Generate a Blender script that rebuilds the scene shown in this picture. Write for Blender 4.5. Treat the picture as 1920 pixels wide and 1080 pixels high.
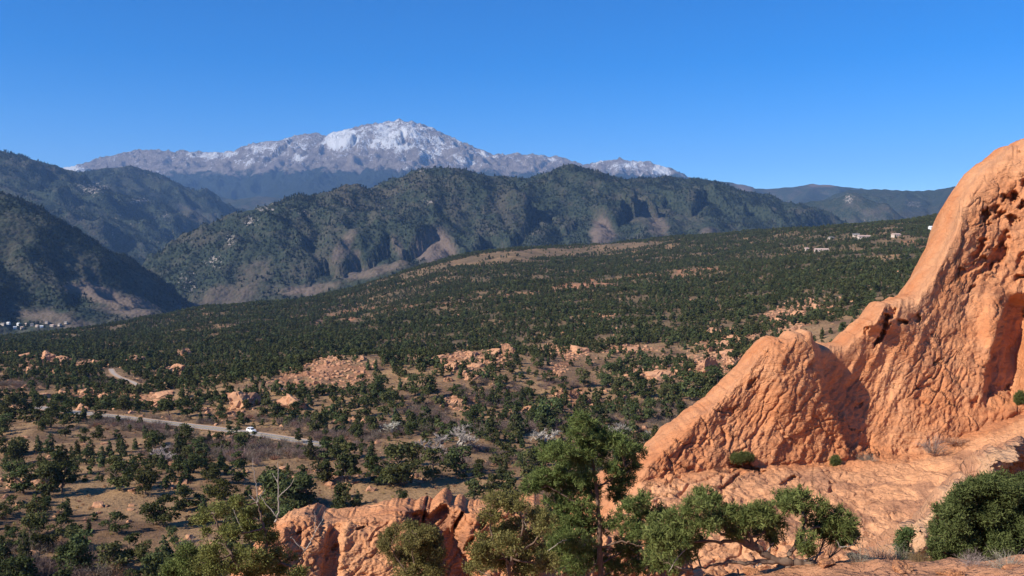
import bpy, math, random
import numpy as np
from mathutils import Vector

for o in list(bpy.data.objects):
    bpy.data.objects.remove(o)
scene = bpy.context.scene
C = scene.collection

# ------------------------------------------------------------------ camera
F = 1663.0                 # focal length in pixels of the 1920 px wide photograph
HOR = 468.0                # row of the true horizon
PITCH = math.atan((540.0 - HOR) / F)
cam = bpy.data.cameras.new('camera')
cam_o = bpy.data.objects.new('camera', cam)
C.objects.link(cam_o)
cam.sensor_width = 36.0
cam.lens = 36.0 * F / 1920.0
cam.clip_start = 0.2
cam.clip_end = 90000
cam_o.location = (0, 0, 0)
cam_o.rotation_euler = (math.pi / 2 - PITCH, 0, 0)
scene.camera = cam_o

# ------------------------------------------------------------------ sky, sun, exposure
SUN_EL = math.radians(35)
SUN_AZ = math.radians(121)      # degrees to the left of the viewing direction
sun_dir = Vector((-math.sin(SUN_AZ) * math.cos(SUN_EL), math.cos(SUN_AZ) * math.cos(SUN_EL), math.sin(SUN_EL)))
world = bpy.data.worlds.new('World')
scene.world = world
world.use_nodes = True
wn = world.node_tree
wn.nodes.clear()
sky = wn.nodes.new('ShaderNodeTexSky')
sky.sky_type = 'NISHITA'
sky.sun_disc = False
sky.sun_elevation = SUN_EL
sky.sun_rotation = math.atan2(sun_dir.x, sun_dir.y)
sky.altitude = 2200
sky.air_density = 1.0
sky.dust_density = 0.0
sky.ozone_density = 4.8
hs = wn.nodes.new('ShaderNodeHueSaturation')
hs.inputs['Saturation'].default_value = 1.40
hs.inputs['Hue'].default_value = 0.508
bg = wn.nodes.new('ShaderNodeBackground')
bg.inputs['Strength'].default_value = 0.108
wo = wn.nodes.new('ShaderNodeOutputWorld')
wn.links.new(sky.outputs[0], hs.inputs['Color'])
wn.links.new(hs.outputs[0], bg.inputs['Color'])
wn.links.new(bg.outputs[0], wo.inputs['Surface'])
sl = bpy.data.lights.new('sun', 'SUN')
sl.energy = 5.0
sl.angle = math.radians(0.53)
sl.color = (1.0, 0.92, 0.79)
so = bpy.data.objects.new('sun', sl)
C.objects.link(so)
so.rotation_euler = (-sun_dir).to_track_quat('-Z', 'Y').to_euler()
so.location = sun_dir * 300
vs = scene.view_settings
vs.view_transform = 'Standard'
vs.look = 'None'
vs.exposure = 0.58
vs.gamma = 1.0
vs.use_curve_mapping = False
scene.render.engine = 'CYCLES'
cy = scene.cycles
cy.use_denoising = True
cy.max_bounces = 5
cy.diffuse_bounces = 3
cy.glossy_bounces = 1
cy.transmission_bounces = 2
cy.transparent_max_bounces = 4
cy.volume_bounces = 1
cy.use_adaptive_sampling = True
cy.adaptive_threshold = 0.015

# ------------------------------------------------------------------ helpers
CP, SP = math.cos(PITCH), math.sin(PITCH)

def P(px, py, D):
    """world point seen at photo pixel (px, py) at forward distance D"""
    px = np.asarray(px, float); py = np.asarray(py, float); D = np.asarray(D, float)
    a = (px - 960) / F
    b = (540 - py) / F
    s = D / (CP + b * SP)
    return np.stack([a * s, D * np.ones_like(a * s), (b * CP - SP) * s], -1)

def proj(V):
    V = np.asarray(V, float)
    x, y, z = V[..., 0], V[..., 1], V[..., 2]
    fw = np.maximum(y * CP - z * SP, 1e-3)
    up = y * SP + z * CP
    return 960 + F * x / fw, 540 - F * up / fw

def sstep(a, b, x):
    t = np.clip((x - a) / (b - a), 0, 1)
    return t * t * (3 - 2 * t)

_G = np.array([[1,1,0],[-1,1,0],[1,-1,0],[-1,-1,0],[1,0,1],[-1,0,1],[1,0,-1],[-1,0,-1],
               [0,1,1],[0,-1,1],[0,1,-1],[0,-1,-1],[1,1,0],[-1,1,0],[0,-1,1],[0,-1,-1]], float)

def _hash(i, j, k, seed):
    M = np.uint32
    with np.errstate(over='ignore'):
        h = (i.astype(np.int64) & 0xffffffff).astype(M) * M(374761393) + (j.astype(np.int64) & 0xffffffff).astype(M) * M(668265263) \
            + (k.astype(np.int64) & 0xffffffff).astype(M) * M(2147483647) + M((seed * 974711) & 0xffffffff)
        h = (h ^ (h >> M(13))) * M(1274126177)
        h = (h ^ (h >> M(16))) * M(2246822519)
        h = h ^ (h >> M(15))
    return h

def pn(p, seed=0):
    p = np.asarray(p, float)
    i = np.floor(p)
    f = p - i
    u = f * f * f * (f * (f * 6 - 15) + 10)
    r = 0.0
    for c in range(8):
        cx, cy_, cz = c & 1, (c >> 1) & 1, c >> 2
        h = _hash(i[..., 0] + cx, i[..., 1] + cy_, i[..., 2] + cz, seed) & np.uint32(15)
        g = _G[h]
        d = g[..., 0] * (f[..., 0] - cx) + g[..., 1] * (f[..., 1] - cy_) + g[..., 2] * (f[..., 2] - cz)
        w = (u[..., 0] if cx else 1 - u[..., 0]) * (u[..., 1] if cy_ else 1 - u[..., 1]) * (u[..., 2] if cz else 1 - u[..., 2])
        r = r + w * d
    return r

def fbm(p, octv=4, seed=0, gain=0.5, lac=2.03):
    r = 0.0; a = 1.0
    p = np.asarray(p, float)
    for o in range(octv):
        r = r + a * pn(p, seed + o * 17)
        p = p * lac + 7.3
        a *= gain
    return r

def ridged(p, octv=4, seed=0, gain=0.5, lac=2.07):
    r = 0.0; a = 1.0
    p = np.asarray(p, float)
    for o in range(octv):
        r = r + a * (1 - 2 * np.abs(pn(p, seed + o * 13)))
        p = p * lac + 3.1
        a *= gain
    return r

def worley(p, seed=0):
    """distances to the nearest and second nearest cell point, and a random value of the nearest cell"""
    p = np.asarray(p, float)
    i = np.floor(p)
    f1 = np.full(p.shape[:-1], 9.0); f2 = f1.copy(); idn = f1 * 0
    for dx in (-1, 0, 1):
        for dy in (-1, 0, 1):
            for dz in (-1, 0, 1):
                a, b, c = i[..., 0] + dx, i[..., 1] + dy, i[..., 2] + dz
                h = _hash(a, b, c, seed)
                qx = a + (h & np.uint32(1023)) / 1023.0
                qy = b + ((h >> np.uint32(10)) & np.uint32(1023)) / 1023.0
                qz = c + ((h >> np.uint32(20)) & np.uint32(1023)) / 1023.0
                d = np.sqrt((p[..., 0] - qx) ** 2 + (p[..., 1] - qy) ** 2 + (p[..., 2] - qz) ** 2)
                m = d < f1
                f2 = np.where(m, f1, np.minimum(f2, d))
                idn = np.where(m, (h % np.uint32(997)) / 997.0, idn)
                f1 = np.where(m, d, f1)
    return f1, f2, idn

def v3(x, y, z=0.0):
    return np.stack(np.broadcast_arrays(x, y, z), -1)

def mesh_np(name, V, faces, smooth=False, attrs=None, mat=None, mat_idx=None):
    """faces: (n,k) int array, or a list of such arrays"""
    if isinstance(faces, np.ndarray):
        faces = [faces]
    me = bpy.data.meshes.new(name)
    V = np.ascontiguousarray(V, dtype=np.float32)
    me.vertices.add(len(V))
    me.vertices.foreach_set('co', V.ravel())
    npoly = sum(len(f) for f in faces)
    if npoly:
        nl = sum(f.size for f in faces)
        me.loops.add(nl)
        me.polygons.add(npoly)
        me.loops.foreach_set('vertex_index', np.concatenate([f.ravel() for f in faces]).astype(np.int32))
        tot = np.concatenate([np.full(len(f), f.shape[1]) for f in faces]).astype(np.int32)
        st = np.concatenate([[0], np.cumsum(tot)[:-1]]).astype(np.int32)
        me.polygons.foreach_set('loop_start', st)
        me.polygons.foreach_set('loop_total', tot)
        me.polygons.foreach_set('use_smooth', np.full(npoly, smooth))
    for k, a in (attrs or {}).items():
        at = me.attributes.new(k, 'FLOAT', 'POINT')
        at.data.foreach_set('value', np.ascontiguousarray(a, dtype=np.float32).ravel())
    for m in (mat if isinstance(mat, (list, tuple)) else [mat] if mat else []):
        me.materials.append(m)
    if mat_idx is not None:
        me.polygons.foreach_set('material_index', np.asarray(mat_idx, dtype=np.int32))
    me.update(calc_edges=True)
    return me

def grid_faces(R, Cn):
    a = (np.arange(R - 1)[:, None] * Cn + np.arange(Cn - 1)[None, :]).ravel()
    return np.stack([a, a + Cn, a + Cn + 1, a + 1], -1)      # rows go away from the viewer -> see callers

def link(name, me, parent=None, loc=None, rotz=None, scale=None, **props):
    o = bpy.data.objects.new(name, me)
    C.objects.link(o)
    if parent is not None:
        o.parent = parent
    if loc is not None:
        o.location = loc
    if rotz is not None:
        o.rotation_euler = (0, 0, rotz)
    if scale is not None:
        o.scale = (scale,) * 3 if np.isscalar(scale) else scale
    for k, v in props.items():
        if v is not None:
            o[k] = v
    return o

# material mini language
class Mat:
    def __init__(s, name):
        s.m = bpy.data.materials.new(name)
        s.m.use_nodes = True
        s.t = s.m.node_tree
        s.t.nodes.clear()
        s.out = s.t.nodes.new('ShaderNodeOutputMaterial')
    def n(s, typ, **kw):
        nd = s.t.nodes.new('ShaderNode' + typ)
        for k, v in kw.items():
            if k in nd.inputs.keys():
                s.set(nd.inputs[k], v)
            else:
                setattr(nd, k, v)
        return nd
    def set(s, sock, v):
        if isinstance(v, bpy.types.NodeSocket):
            s.t.links.new(v, sock)
        else:
            sock.default_value = v
    def attr(s, name):
        return s.n('Attribute', attribute_name=name).outputs['Fac']
    def pos(s):
        return s.n('NewGeometry').outputs['Position']
    def obj(s):
        return s.n('TexCoord').outputs['Object']
    def scaled(s, vec, sc):
        nd = s.n('Mapping')
        s.set(nd.inputs['Vector'], vec)
        nd.inputs['Scale'].default_value = sc
        return nd.outputs[0]
    def noise(s, vec, scale, detail=4, rough=0.55, dist=0.0):
        nd = s.n('TexNoise', Scale=scale, Detail=detail, Roughness=rough, Distortion=dist)
        s.set(nd.inputs['Vector'], vec)
        return nd.outputs[0]
    def voro(s, vec, scale, feature='F1', out='Distance'):
        nd = s.n('TexVoronoi', feature=feature, Scale=scale)
        s.set(nd.inputs['Vector'], vec)
        return nd.outputs[out]
    def ramp(s, fac, *stops, interp='LINEAR'):
        nd = s.n('ValToRGB')
        s.set(nd.inputs[0], fac)
        cr = nd.color_ramp
        cr.interpolation = interp
        while len(cr.elements) < len(stops):
            cr.elements.new(0.5)
        for e, (p, c) in zip(cr.elements, stops):
            e.position = p
            e.color = (c, c, c, 1) if np.isscalar(c) else (*c, 1)
        return nd.outputs[0]
    def mix(s, fac, a, b, mode='MIX'):
        nd = s.n('MixRGB', blend_type=mode)
        for k, v in (('Fac', fac), ('Color1', a), ('Color2', b)):
            if isinstance(v, (tuple, list)):
                v = (*v, 1)
            s.set(nd.inputs[k], v)
        return nd.outputs[0]
    def math(s, op, a, b=0.0, clamp=False):
        nd = s.n('Math', operation=op, use_clamp=clamp)
        s.set(nd.inputs[0], a)
        s.set(nd.inputs[1], b)
        return nd.outputs[0]
    def bump(s, h, strength, dist, normal=None):
        nd = s.n('Bump', Strength=strength, Distance=dist)
        s.set(nd.inputs['Height'], h)
        if normal is not None:
            s.set(nd.inputs['Normal'], normal)
        return nd.outputs[0]
    def bsdf(s, color, rough=0.9, normal=None, spec=0.15, metallic=0.0):
        nd = s.n('BsdfPrincipled', Roughness=rough, Metallic=metallic)
        nd.inputs['Specular IOR Level'].default_value = spec
        s.set(nd.inputs['Base Color'], (*color, 1) if isinstance(color, (tuple, list)) else color)
        if normal is not None:
            s.set(nd.inputs['Normal'], normal)
        s.t.links.new(nd.outputs[0], s.out.inputs['Surface'])
        return s.m

def simple(name, col, rough=0.8, spec=0.2, var=0.12, scale=8.0):
    m = Mat(name)
    n = m.noise(m.obj(), scale, 3)
    c = m.mix(n, tuple(x * (1 - var) for x in col), tuple(min(1, x * (1 + var)) for x in col))
    return m.bsdf(c, rough, None, spec)
# ================================================================== MOUNTAINS
def seg_height(X, Y, ridges, T):
    """upper envelope of sloping ridges; ridges = list of (world polyline, side slope)"""
    H = None; dmin = None
    for pts, k in ridges:
        best = np.full(X.shape, -1e9); bd = np.full(X.shape, 1e9)
        for (a, b) in zip(pts[:-1], pts[1:]):
            ab = b - a
            L2 = ab[0] ** 2 + ab[1] ** 2 + 1e-6
            t = np.clip(((X - a[0]) * ab[0] + (Y - a[1]) * ab[1]) / L2, 0, 1)
            d = np.hypot(X - a[0] - t * ab[0], Y - a[1] - t * ab[1])
            h = a[2] + t * ab[2] - k * d
            m = h > best
            best = np.where(m, h, best)
            bd = np.where(m, d, bd)
        if H is None:
            H, dmin = best, bd
        else:
            dmin = np.where(best > H, bd, dmin)
            H = T * np.logaddexp(H / T, best / T)
    return H, dmin

HGRID = {}

def hill_z(name, x, y):
    xs, ys, H = HGRID[name]
    return float(H[int(round((y - ys[0]) / (ys[1] - ys[0]))), int(round((x - xs[0]) / (xs[1] - xs[0])))])

def build_mountain(name, ridges, xr, yr, step, base, T, warp, rough, mat, patches=(), seed=0, extra=None, fine=0.0, crisp=None):
    xs = np.arange(xr[0], xr[1] + step, step)
    ys = np.arange(yr[0], yr[1] + step, step)
    X, Y = np.meshgrid(xs, ys)
    q = v3(X, Y) / warp[0]
    wx = fbm(q, 4, seed + 1) * warp[1]
    wy = fbm(q, 4, seed + 2) * warp[1]
    rs = []
    for r, k in ridges:
        r = np.array(r, float)
        rs.append((P(r[:, 0], r[:, 1], r[:, 2]), k))
    H0, d0 = seg_height(X, Y, rs, T)
    H1, d1 = seg_height(X + wx, Y + wy, rs, T)
    w = sstep(0, warp[1] * 1.5, d0)
    H = H0 * (1 - w) + H1 * w
    dm = d0
    g = ridged(v3(X + wx, Y + wy) / rough[0], 5, seed + 5, gain=0.5)
    H = H + (g - 0.55) * rough[1] * sstep(0, rough[0] * 0.8, dm) * sstep(base - 50, base + rough[0] * 0.5, H)
    if crisp:
        H = H + (ridged(v3(X + wx * .5, Y + wy * .5) / crisp[0], 4, seed + 15, 0.55) - .6) * crisp[1] * sstep(0, 60, dm + 20)
    if fine:
        H = H + fbm(v3(X, Y) / (step * 3.2), 2, seed + 9) * fine
    H = np.maximum(H, base + fbm(v3(X, Y) / 400, 3, seed) * 10)
    V = v3(X, Y, H).reshape(-1, 3)
    px, py = proj(V)
    bare = np.zeros(len(V))
    for (cx, cy_, rx, ry, rot, amt) in patches:
        c_, s_ = math.cos(rot), math.sin(rot)
        u = ((px - cx) * c_ + (py - cy_) * s_) / rx
        v = (-(px - cx) * s_ + (py - cy_) * c_) / ry
        bare = np.maximum(bare, amt * sstep(1.35, 0.55, np.hypot(u, v) + 0.35 * fbm(V / 130.0, 3, 77)))
    at = {'bare': bare}
    if extra:
        at.update(extra(V, px, py, dm.ravel()))
    HGRID[name] = (xs, ys, H)
    me = mesh_np(name, V, grid_faces(len(ys), len(xs))[:, ::-1], True, at, mat)
    return link(name, me, kind='structure')

def forest_mountain_mat(name, tree_col, tree_col2, rock_col, scrub_col, gscale=1.0):
    m = Mat(name)
    p = m.pos()
    big = m.noise(p, 0.0016, 5, 0.6)
    mid = m.noise(p, 0.009, 6, 0.68)
    fine = m.noise(p, 0.045 * gscale, 3, 0.75)
    vor = m.voro(p, 0.075 * gscale)
    bare = m.attr('bare')
    trees = m.mix(m.ramp(vor, (0.15, 0), (0.75, 1)), tree_col, tree_col2)
    scrub = m.mix(mid, scrub_col, tuple(c * 0.62 for c in scrub_col))
    cover = m.math('ADD', m.math('MULTIPLY', mid, 0.55), m.math('MULTIPLY', big, 0.35))
    cover = m.math('ADD', cover, m.math('MULTIPLY', fine, 0.22))
    cov = m.ramp(cover, (0.55, 0), (0.70, 1))
    opening = m.math('MAXIMUM', m.math('MULTIPLY', cov, 0.5), m.math('MULTIPLY', bare, m.ramp(m.math('ADD', fine, m.math('MULTIPLY', bare, 0.35)), (0.50, 0.10), (0.78, 1.0))), True)
    col = m.mix(opening, trees, scrub)
    rn = m.noise(p, 0.05 * gscale, 5, 0.8)
    rk = m.math('ADD', rn, m.math('MULTIPLY', m.attr('rocky'), 0.20))
    rk = m.math('MULTIPLY', m.ramp(rk, (0.665, 0), (0.73, 1)), 0.8)
    col = m.mix(rk, col, m.mix(fine, rock_col, tuple(c * 0.6 for c in rock_col)))
    b = m.bump(m.math('SUBTRACT', m.math('MULTIPLY', fine, 0.6), vor), 0.75, 5.0)
    return m.bsdf(col, 0.95, b, 0.05)

M_mid = forest_mountain_mat('forested_slope', (0.014, 0.022, 0.016), (0.040, 0.050, 0.034), (0.42, 0.36, 0.32), (0.165, 0.125, 0.10))

def pts(*a):
    """'(px,py)...' with a depth that runs linearly between the two given ends"""
    *xy, d0, d1 = a
    n = len(xy)
    return [(x, y, d0 + (d1 - d0) * i / max(1, n - 1)) for i, (x, y) in enumerate(xy)]

# ---- snow capped massif, about 16 km away
def peak_attrs(V, px, py, dm):
    sn = fbm(V * np.array([1 / 260., 1 / 260., 1 / 700.]), 5, 91, 0.6)
    loc = np.zeros(len(V))
    for (cx, cy_, rx, ry, a) in ((640, 262, 30, 22, .75), (125, 320, 40, 8, 1.1), (500, 280, 40, 18, .35), (560, 290, 50, 24, .28),
                                 (745, 262, 70, 34, .38), (800, 285, 30, 14, .45), (1240, 318, 18, 12, .9), (1175, 312, 50, 16, .45),
                                 (900, 290, 35, 16, .25), (1030, 303, 30, 12, .3), (380, 292, 50, 8, .4), (460, 300, 30, 16, .25),
                                 (300, 300, 60, 12, .1), (870, 305, 40, 14, .3), (1000, 310, 40, 14, .1), (420,290,40,8,.4)):
        loc = np.maximum(loc, a * np.exp(-((px - cx) / rx) ** 2 - ((py - cy_) / ry) ** 2))
    return {'snow': 0.9 * loc + 0.30 * sn + 0.21 * sstep(1300, 2200, V[:, 2])}

def peak_mat():
    m = Mat('granite_and_snow')
    p = m.pos()
    st = m.noise(m.scaled(p, (1, 1, 0.22)), 0.016, 7, 0.74)
    fi = m.noise(m.scaled(p, (1, 1, 0.25)), 0.05, 5, 0.82)
    rock = m.ramp(m.noise(p, 0.004, 6, 0.7), (0.3, (0.19, 0.15, 0.12)), (0.7, (0.40, 0.33, 0.275)))
    s = m.math('ADD', m.attr('snow'), m.math('MULTIPLY', m.math('SUBTRACT', fi, 0.5), 1.7))
    s = m.math('ADD', s, m.math('MULTIPLY', m.math('SUBTRACT', st, 0.5), 0.9))
    sn = m.ramp(s, (0.32, 0), (0.385, 1))
    col = m.mix(sn, rock, (0.90, 0.90, 0.90))
    z = m.n('SeparateXYZ')
    m.set(z.inputs[0], p)
    zz = m.math('ADD', z.outputs[2], m.math('MULTIPLY', m.math('SUBTRACT', m.noise(p, 0.0022, 5, 0.65), 0.5), 900.0))
    tl = m.ramp(m.math('DIVIDE', m.math('SUBTRACT', zz, 1150.0), 400.0), (0.30, 0), (0.50, 1))
    tl = m.math('MAXIMUM', tl, m.attr('bare'))
    forest = m.mix(m.noise(p, 0.02, 4, 0.7), (0.022, 0.034, 0.026), (0.05, 0.062, 0.045))
    col = m.mix(tl, forest, col)
    b = m.bump(m.math('ADD', fi, m.math('MULTIPLY', st, 1.5)), 1.0, 70.0)
    return m.bsdf(col, 0.9, b, 0.05)

crest = [(60, 332), (100, 322), (150, 312), (200, 295), (255, 284), (300, 284), (345, 287), (400, 289), (440, 287), (470, 273), (500, 268),
         (540, 261), (560, 255), (590, 252), (612, 256), (640, 248), (665, 243), (690, 235), (720, 231), (745, 228), (770, 230), (790, 236),
         (812, 247), (830, 258), (850, 267), (870, 271), (900, 281), (930, 293), (955, 290), (990, 291), (1015, 294), (1050, 295), (1080, 306),
         (1105, 310), (1130, 305), (1165, 299), (1190, 303), (1215, 305), (1240, 316), (1280, 332), (1350, 350)]
pk = [(pts((-400, 345), (-100, 340), (60, 332), 16200, 16200), .5),
      ([(x, y, 16300) for x, y in crest], .62),
      (pts((255, 284), (330, 320), (380, 352), (420, 380), 16300, 13600), .5),
      (pts((440, 287), (420, 310), (450, 345), (470, 380), 16300, 13700), .5),
      (pts((560, 255), (530, 290), (500, 318), (520, 350), 16300, 14000), .7),
      (pts((612, 256), (590, 285), (560, 310), (560, 340), 16300, 14000), .7),
      (pts((690, 235), (660, 280), (620, 312), (590, 340), 16300, 13600), .55),
      (pts((745, 228), (760, 270), (740, 300), (720, 330), 16300, 13800), .55),
      (pts((830, 258), (820, 290), (790, 310), (770, 335), 16300, 13800), .6),
      (pts((870, 271), (900, 300), (930, 330), 16300, 14400), .7),
      (pts((955, 290), (980, 320), (1000, 340), 16300, 14600), .7),
      (pts((1050, 295), (1020, 320), (1000, 340), 16300, 14600), .7),
      (pts((1130, 305), (1120, 330), 16300, 15400), .8), (pts((1165, 299), (1160, 330), 16300, 15400), .8),
      (pts((1215, 305), (1210, 332), 16300, 15400), .8),
      (pts((640, 248), (640, 200), 16300, 16300), 3.0)][:-1]
build_mountain('snowy_mountain', pk, (-8600, 4800), (12000, 17200), 27, -150, 10, (900, 130), (900, 120), peak_mat(),
               [(820, 300, 120, 22, 0, .5)], seed=3, extra=peak_attrs, fine=8, crisp=(260, 62))

# ---- low far ridges between the massif and the rock on the right, 11 km
def rocky_zero(V, px, py, dm):
    return {'rocky': np.zeros(len(V))}
far = [(pts((1200, 350), (1290, 336), (1330, 338), (1370, 342), (1400, 352), (1440, 354), (1490, 350), (1525, 345), (1560, 347), (1615, 354), (1700, 362), (1900, 372), (2300, 380), 11500, 11500), .45),
       (pts((1370, 342), (1410, 360), (1440, 380), 11500, 10000), .5), (pts((1525, 345), (1510, 370), (1480, 392), 11500, 9800), .5),
       (pts((1615, 354), (1600, 380), 11500, 10200), .5), (pts((400, 366), (440, 374), (480, 367), (520, 369), (600, 380), (700, 390), 10500, 10500), .4),
       (pts((330, 372), (400, 366), 10500, 10500), .4)]
build_mountain('far_ridge', far, (-4800, 9500), (9300, 12600), 45, -200, 12, (700, 120), (700, 90), M_mid,
               [(1395, 350, 22, 9, .3, .9), (1540, 348, 30, 4, 0, 1.0)], seed=11, extra=rocky_zero, fine=9)

# ---- hills on the left
def rocky_left(V, px, py, dm):
    n = fbm(V / 55.0, 3, 5, 0.6)
    r = np.zeros(len(V))
    for (cx, cy_, rx, ry, a) in ((170, 352, 38, 14, 1.), (262, 377, 26, 8, 1.), (225, 400, 14, 10, .7), (310, 405, 10, 10, .8), (215, 445, 10, 8, .8),
                                 (310, 460, 40, 30, .42), (240, 430, 60, 30, .35), (60, 300, 60, 12, .3), (330, 380, 60, 12, .3)):
        r = np.maximum(r, a * np.exp(-((px - cx) / rx) ** 2 - ((py - cy_) / ry) ** 2))
    return {'rocky': r}
lf = [(pts((-700, 330), (-350, 300), (-120, 288), (0, 285), (40, 292), (80, 314), (120, 335), (165, 345), (220, 362), (270, 378), (310, 402), (350, 440), (385, 490), (400, 530), 6200, 6900), .6),
      (pts((60, 345), (120, 334), (165, 322), (210, 315), (245, 313), (290, 325), (330, 350), (370, 374), (410, 393), (455, 411), (480, 440), 8000, 8800), .55),
      (pts((245, 313), (270, 345), (330, 375), (390, 400), (430, 425), 8300, 7800), .55),
      (pts((245, 313), (200, 340), 8300, 7700), .5),
      (pts((40, 292), (100, 340), (160, 385), (240, 430), (310, 480), (350, 540), 6500, 5200), .5),
      (pts((120, 335), (190, 380), (260, 420), (330, 470), (370, 520), 6500, 5700), .6),
      (pts((-120, 288), (-20, 340), (80, 380), 6300, 5600), .5)]
build_mountain('forested_hill', lf, (-5600, -1500), (4500, 9300), 20, -240, 10, (500, 80), (560, 95), M_mid,
               [(360, 400, 40, 14, .4, .5), (250, 350, 60, 14, 0, .25), (60, 320, 80, 20, 0, .25)], seed=21, extra=rocky_left, fine=4, crisp=(240, 26))
ln = [(pts((-250, 634), (-100, 627), (0, 619), (60, 614), (130, 609), 2500, 2560), .10),
      (pts((-500, 210), (-200, 290), (0, 361), (60, 392), (110, 422), (170, 460), (220, 490), (270, 524), (310, 553), (335, 585), 2650, 3550), .74),
      (pts((0, 361), (40, 440), (70, 500), (90, 550), (110, 580), 2980, 2720), .7),
      (pts((150, 447), (170, 490), (195, 530), (205, 560), 3120, 2850), .7),
      (pts((-200, 290), (-120, 420), (-60, 500), 2750, 2600), .6),
      (pts((90, 560), (130, 540), (165, 534), (200, 545), (240, 552), (280, 575), 2640, 2800), .6),
      (pts((165, 534), (185, 560), (200, 590), 2650, 2480), .6), (pts((240, 552), (250, 575), (262, 600), 2740, 2560), .6), (pts((120, 480), (140, 510), (150, 536), 2900, 2680), .62),
      (pts((60, 590), (130, 575), (200, 582), (260, 580), (310, 592), 2420, 2500), .45),
      (pts((-300, 400), (-100, 475), (0, 527), (50, 556), (100, 582), (150, 606), 2420, 2620), .7)]
build_mountain('near_left_hill', ln, (-3000, -700), (2250, 4500), 9.5, -250, 6, (420, 50), (420, 42), M_mid,
               [(150, 490, 50, 24, .8, .45), (170, 545, 70, 16, .2, 1.0), (210, 560, 90, 16, .25, 1.0), (30, 430, 40, 40, .8, .35),
                (110, 600, 80, 18, .2, .8), (240, 585, 70, 12, .1, .9), (40, 500, 60, 24, .6, .4)], seed=31, extra=rocky_zero, fine=3.0, crisp=(130, 13))

# ---- central mountain
def rocky_mid(V, px, py, dm):
    n = fbm(V / 45.0, 3, 5, 0.6)
    r = np.zeros(len(V))
    for (cx, cy_, rx, ry, a) in ((500, 390, 22, 10, .9), (470, 415, 18, 14, .9), (435, 450, 18, 16, .85), (400, 490, 22, 16, .85), (350, 530, 26, 18, .8),
                                 (800, 378, 16, 8, 1.), (745, 392, 8, 5, .9), (580, 400, 20, 12, .6), (790, 320, 16, 6, .8), (560, 440, 60, 30, .3),
                                 (640, 420, 50, 30, .3), (1200, 390, 50, 30, .4), (1110, 345, 60, 20, .3)):
        r = np.maximum(r, a * np.exp(-((px - cx) / rx) ** 2 - ((py - cy_) / ry) ** 2))
    return {'rocky': r}
md = [(pts((325, 578), (350, 545), (380, 505), (410, 472), (440, 440), (470, 412), (500, 390), (545, 371), (600, 365), (650, 353), (700, 357), (730, 350), (760, 335),
           (790, 318), (830, 317), (870, 320), (900, 328), (940, 333), (990, 332), (1030, 325), (1070, 309), (1100, 318), (1150, 332), (1185, 337), (1240, 332),
           (1300, 335), (1340, 341), (1390, 362), (1430, 366), (1470, 390), (1500, 415), (1530, 436), (1600, 470), 3500, 5400), .6),
      (pts((600, 365), (550, 420), (490, 480), (440, 530), (400, 572), 4600, 3300), .6),
      (pts((650, 353), (600, 430), (545, 500), (520, 545), 4700, 3300), .65),
      (pts((735, 352), (690, 410), (640, 470), (610, 520), 4800, 3350), .8),
      (pts((765, 338), (735, 400), (690, 460), (670, 510), 4850, 3400), .75),
      (pts((790, 318), (770, 380), (735, 450), (720, 500), 4900, 3400), .65),
      (pts((830, 317), (850, 370), (845, 420), (815, 450), (800, 500), 4950, 3300), .62),
      (pts((900, 328), (955, 368), (1000, 410), (1015, 455), 5000, 3700), .62),
      (pts((860, 330), (900, 400), (920, 450), (920, 480), 4950, 3500), .65),
      (pts((1070, 309), (1060, 350), (1095, 400), (1125, 430), (1120, 470), 5150, 3500), .6),
      (pts((1100, 318), (1140, 365), (1175, 410), (1190, 450), 5150, 3800), .62),
      (pts((1185, 337), (1195, 390), (1215, 440), 5200, 3800), .62),
      (pts((1240, 332), (1250, 390), (1260, 440), 5250, 3900), .6),
      (pts((1300, 335), (1330, 390), (1330, 440), 5250, 3900), .6),
      (pts((1390, 362), (1400, 400), (1420, 440), 5300, 4200), .6),
      (pts((520, 556), (560, 545), (600, 537), (640, 525), (680, 514), (720, 500), (750, 490), 2700, 2800), .6)]
build_mountain('central_mountain', md, (-2200, 2600), (2350, 6700), 12.5, -240, 6, (420, 60), (460, 82), M_mid,
               [(812, 462, 42, 38, -.6, 1.25), (838, 475, 26, 26, 0, 1.1), (1128, 436, 26, 24, -.4, 1.15), (1235, 425, 20, 26, -.5, .8), (1205, 395, 22, 40, -.5, .5),
                (745, 465, 14, 30, -.4, .8), (640, 470, 14, 50, .55, .8), (665, 500, 10, 30, .2, .8), (420, 555, 75, 26, -.15, .7), (470, 520, 50, 30, -.6, .55),
                (590, 540, 80, 8, -.15, .8), (690, 512, 70, 10, -.25, .85), (1325, 435, 22, 9, 0, .8), (560, 545, 50, 10, 0, 1), (1290, 415, 30, 20, 0, .3)],
               seed=41, extra=rocky_mid, fine=3.0, crisp=(140, 22))

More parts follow.
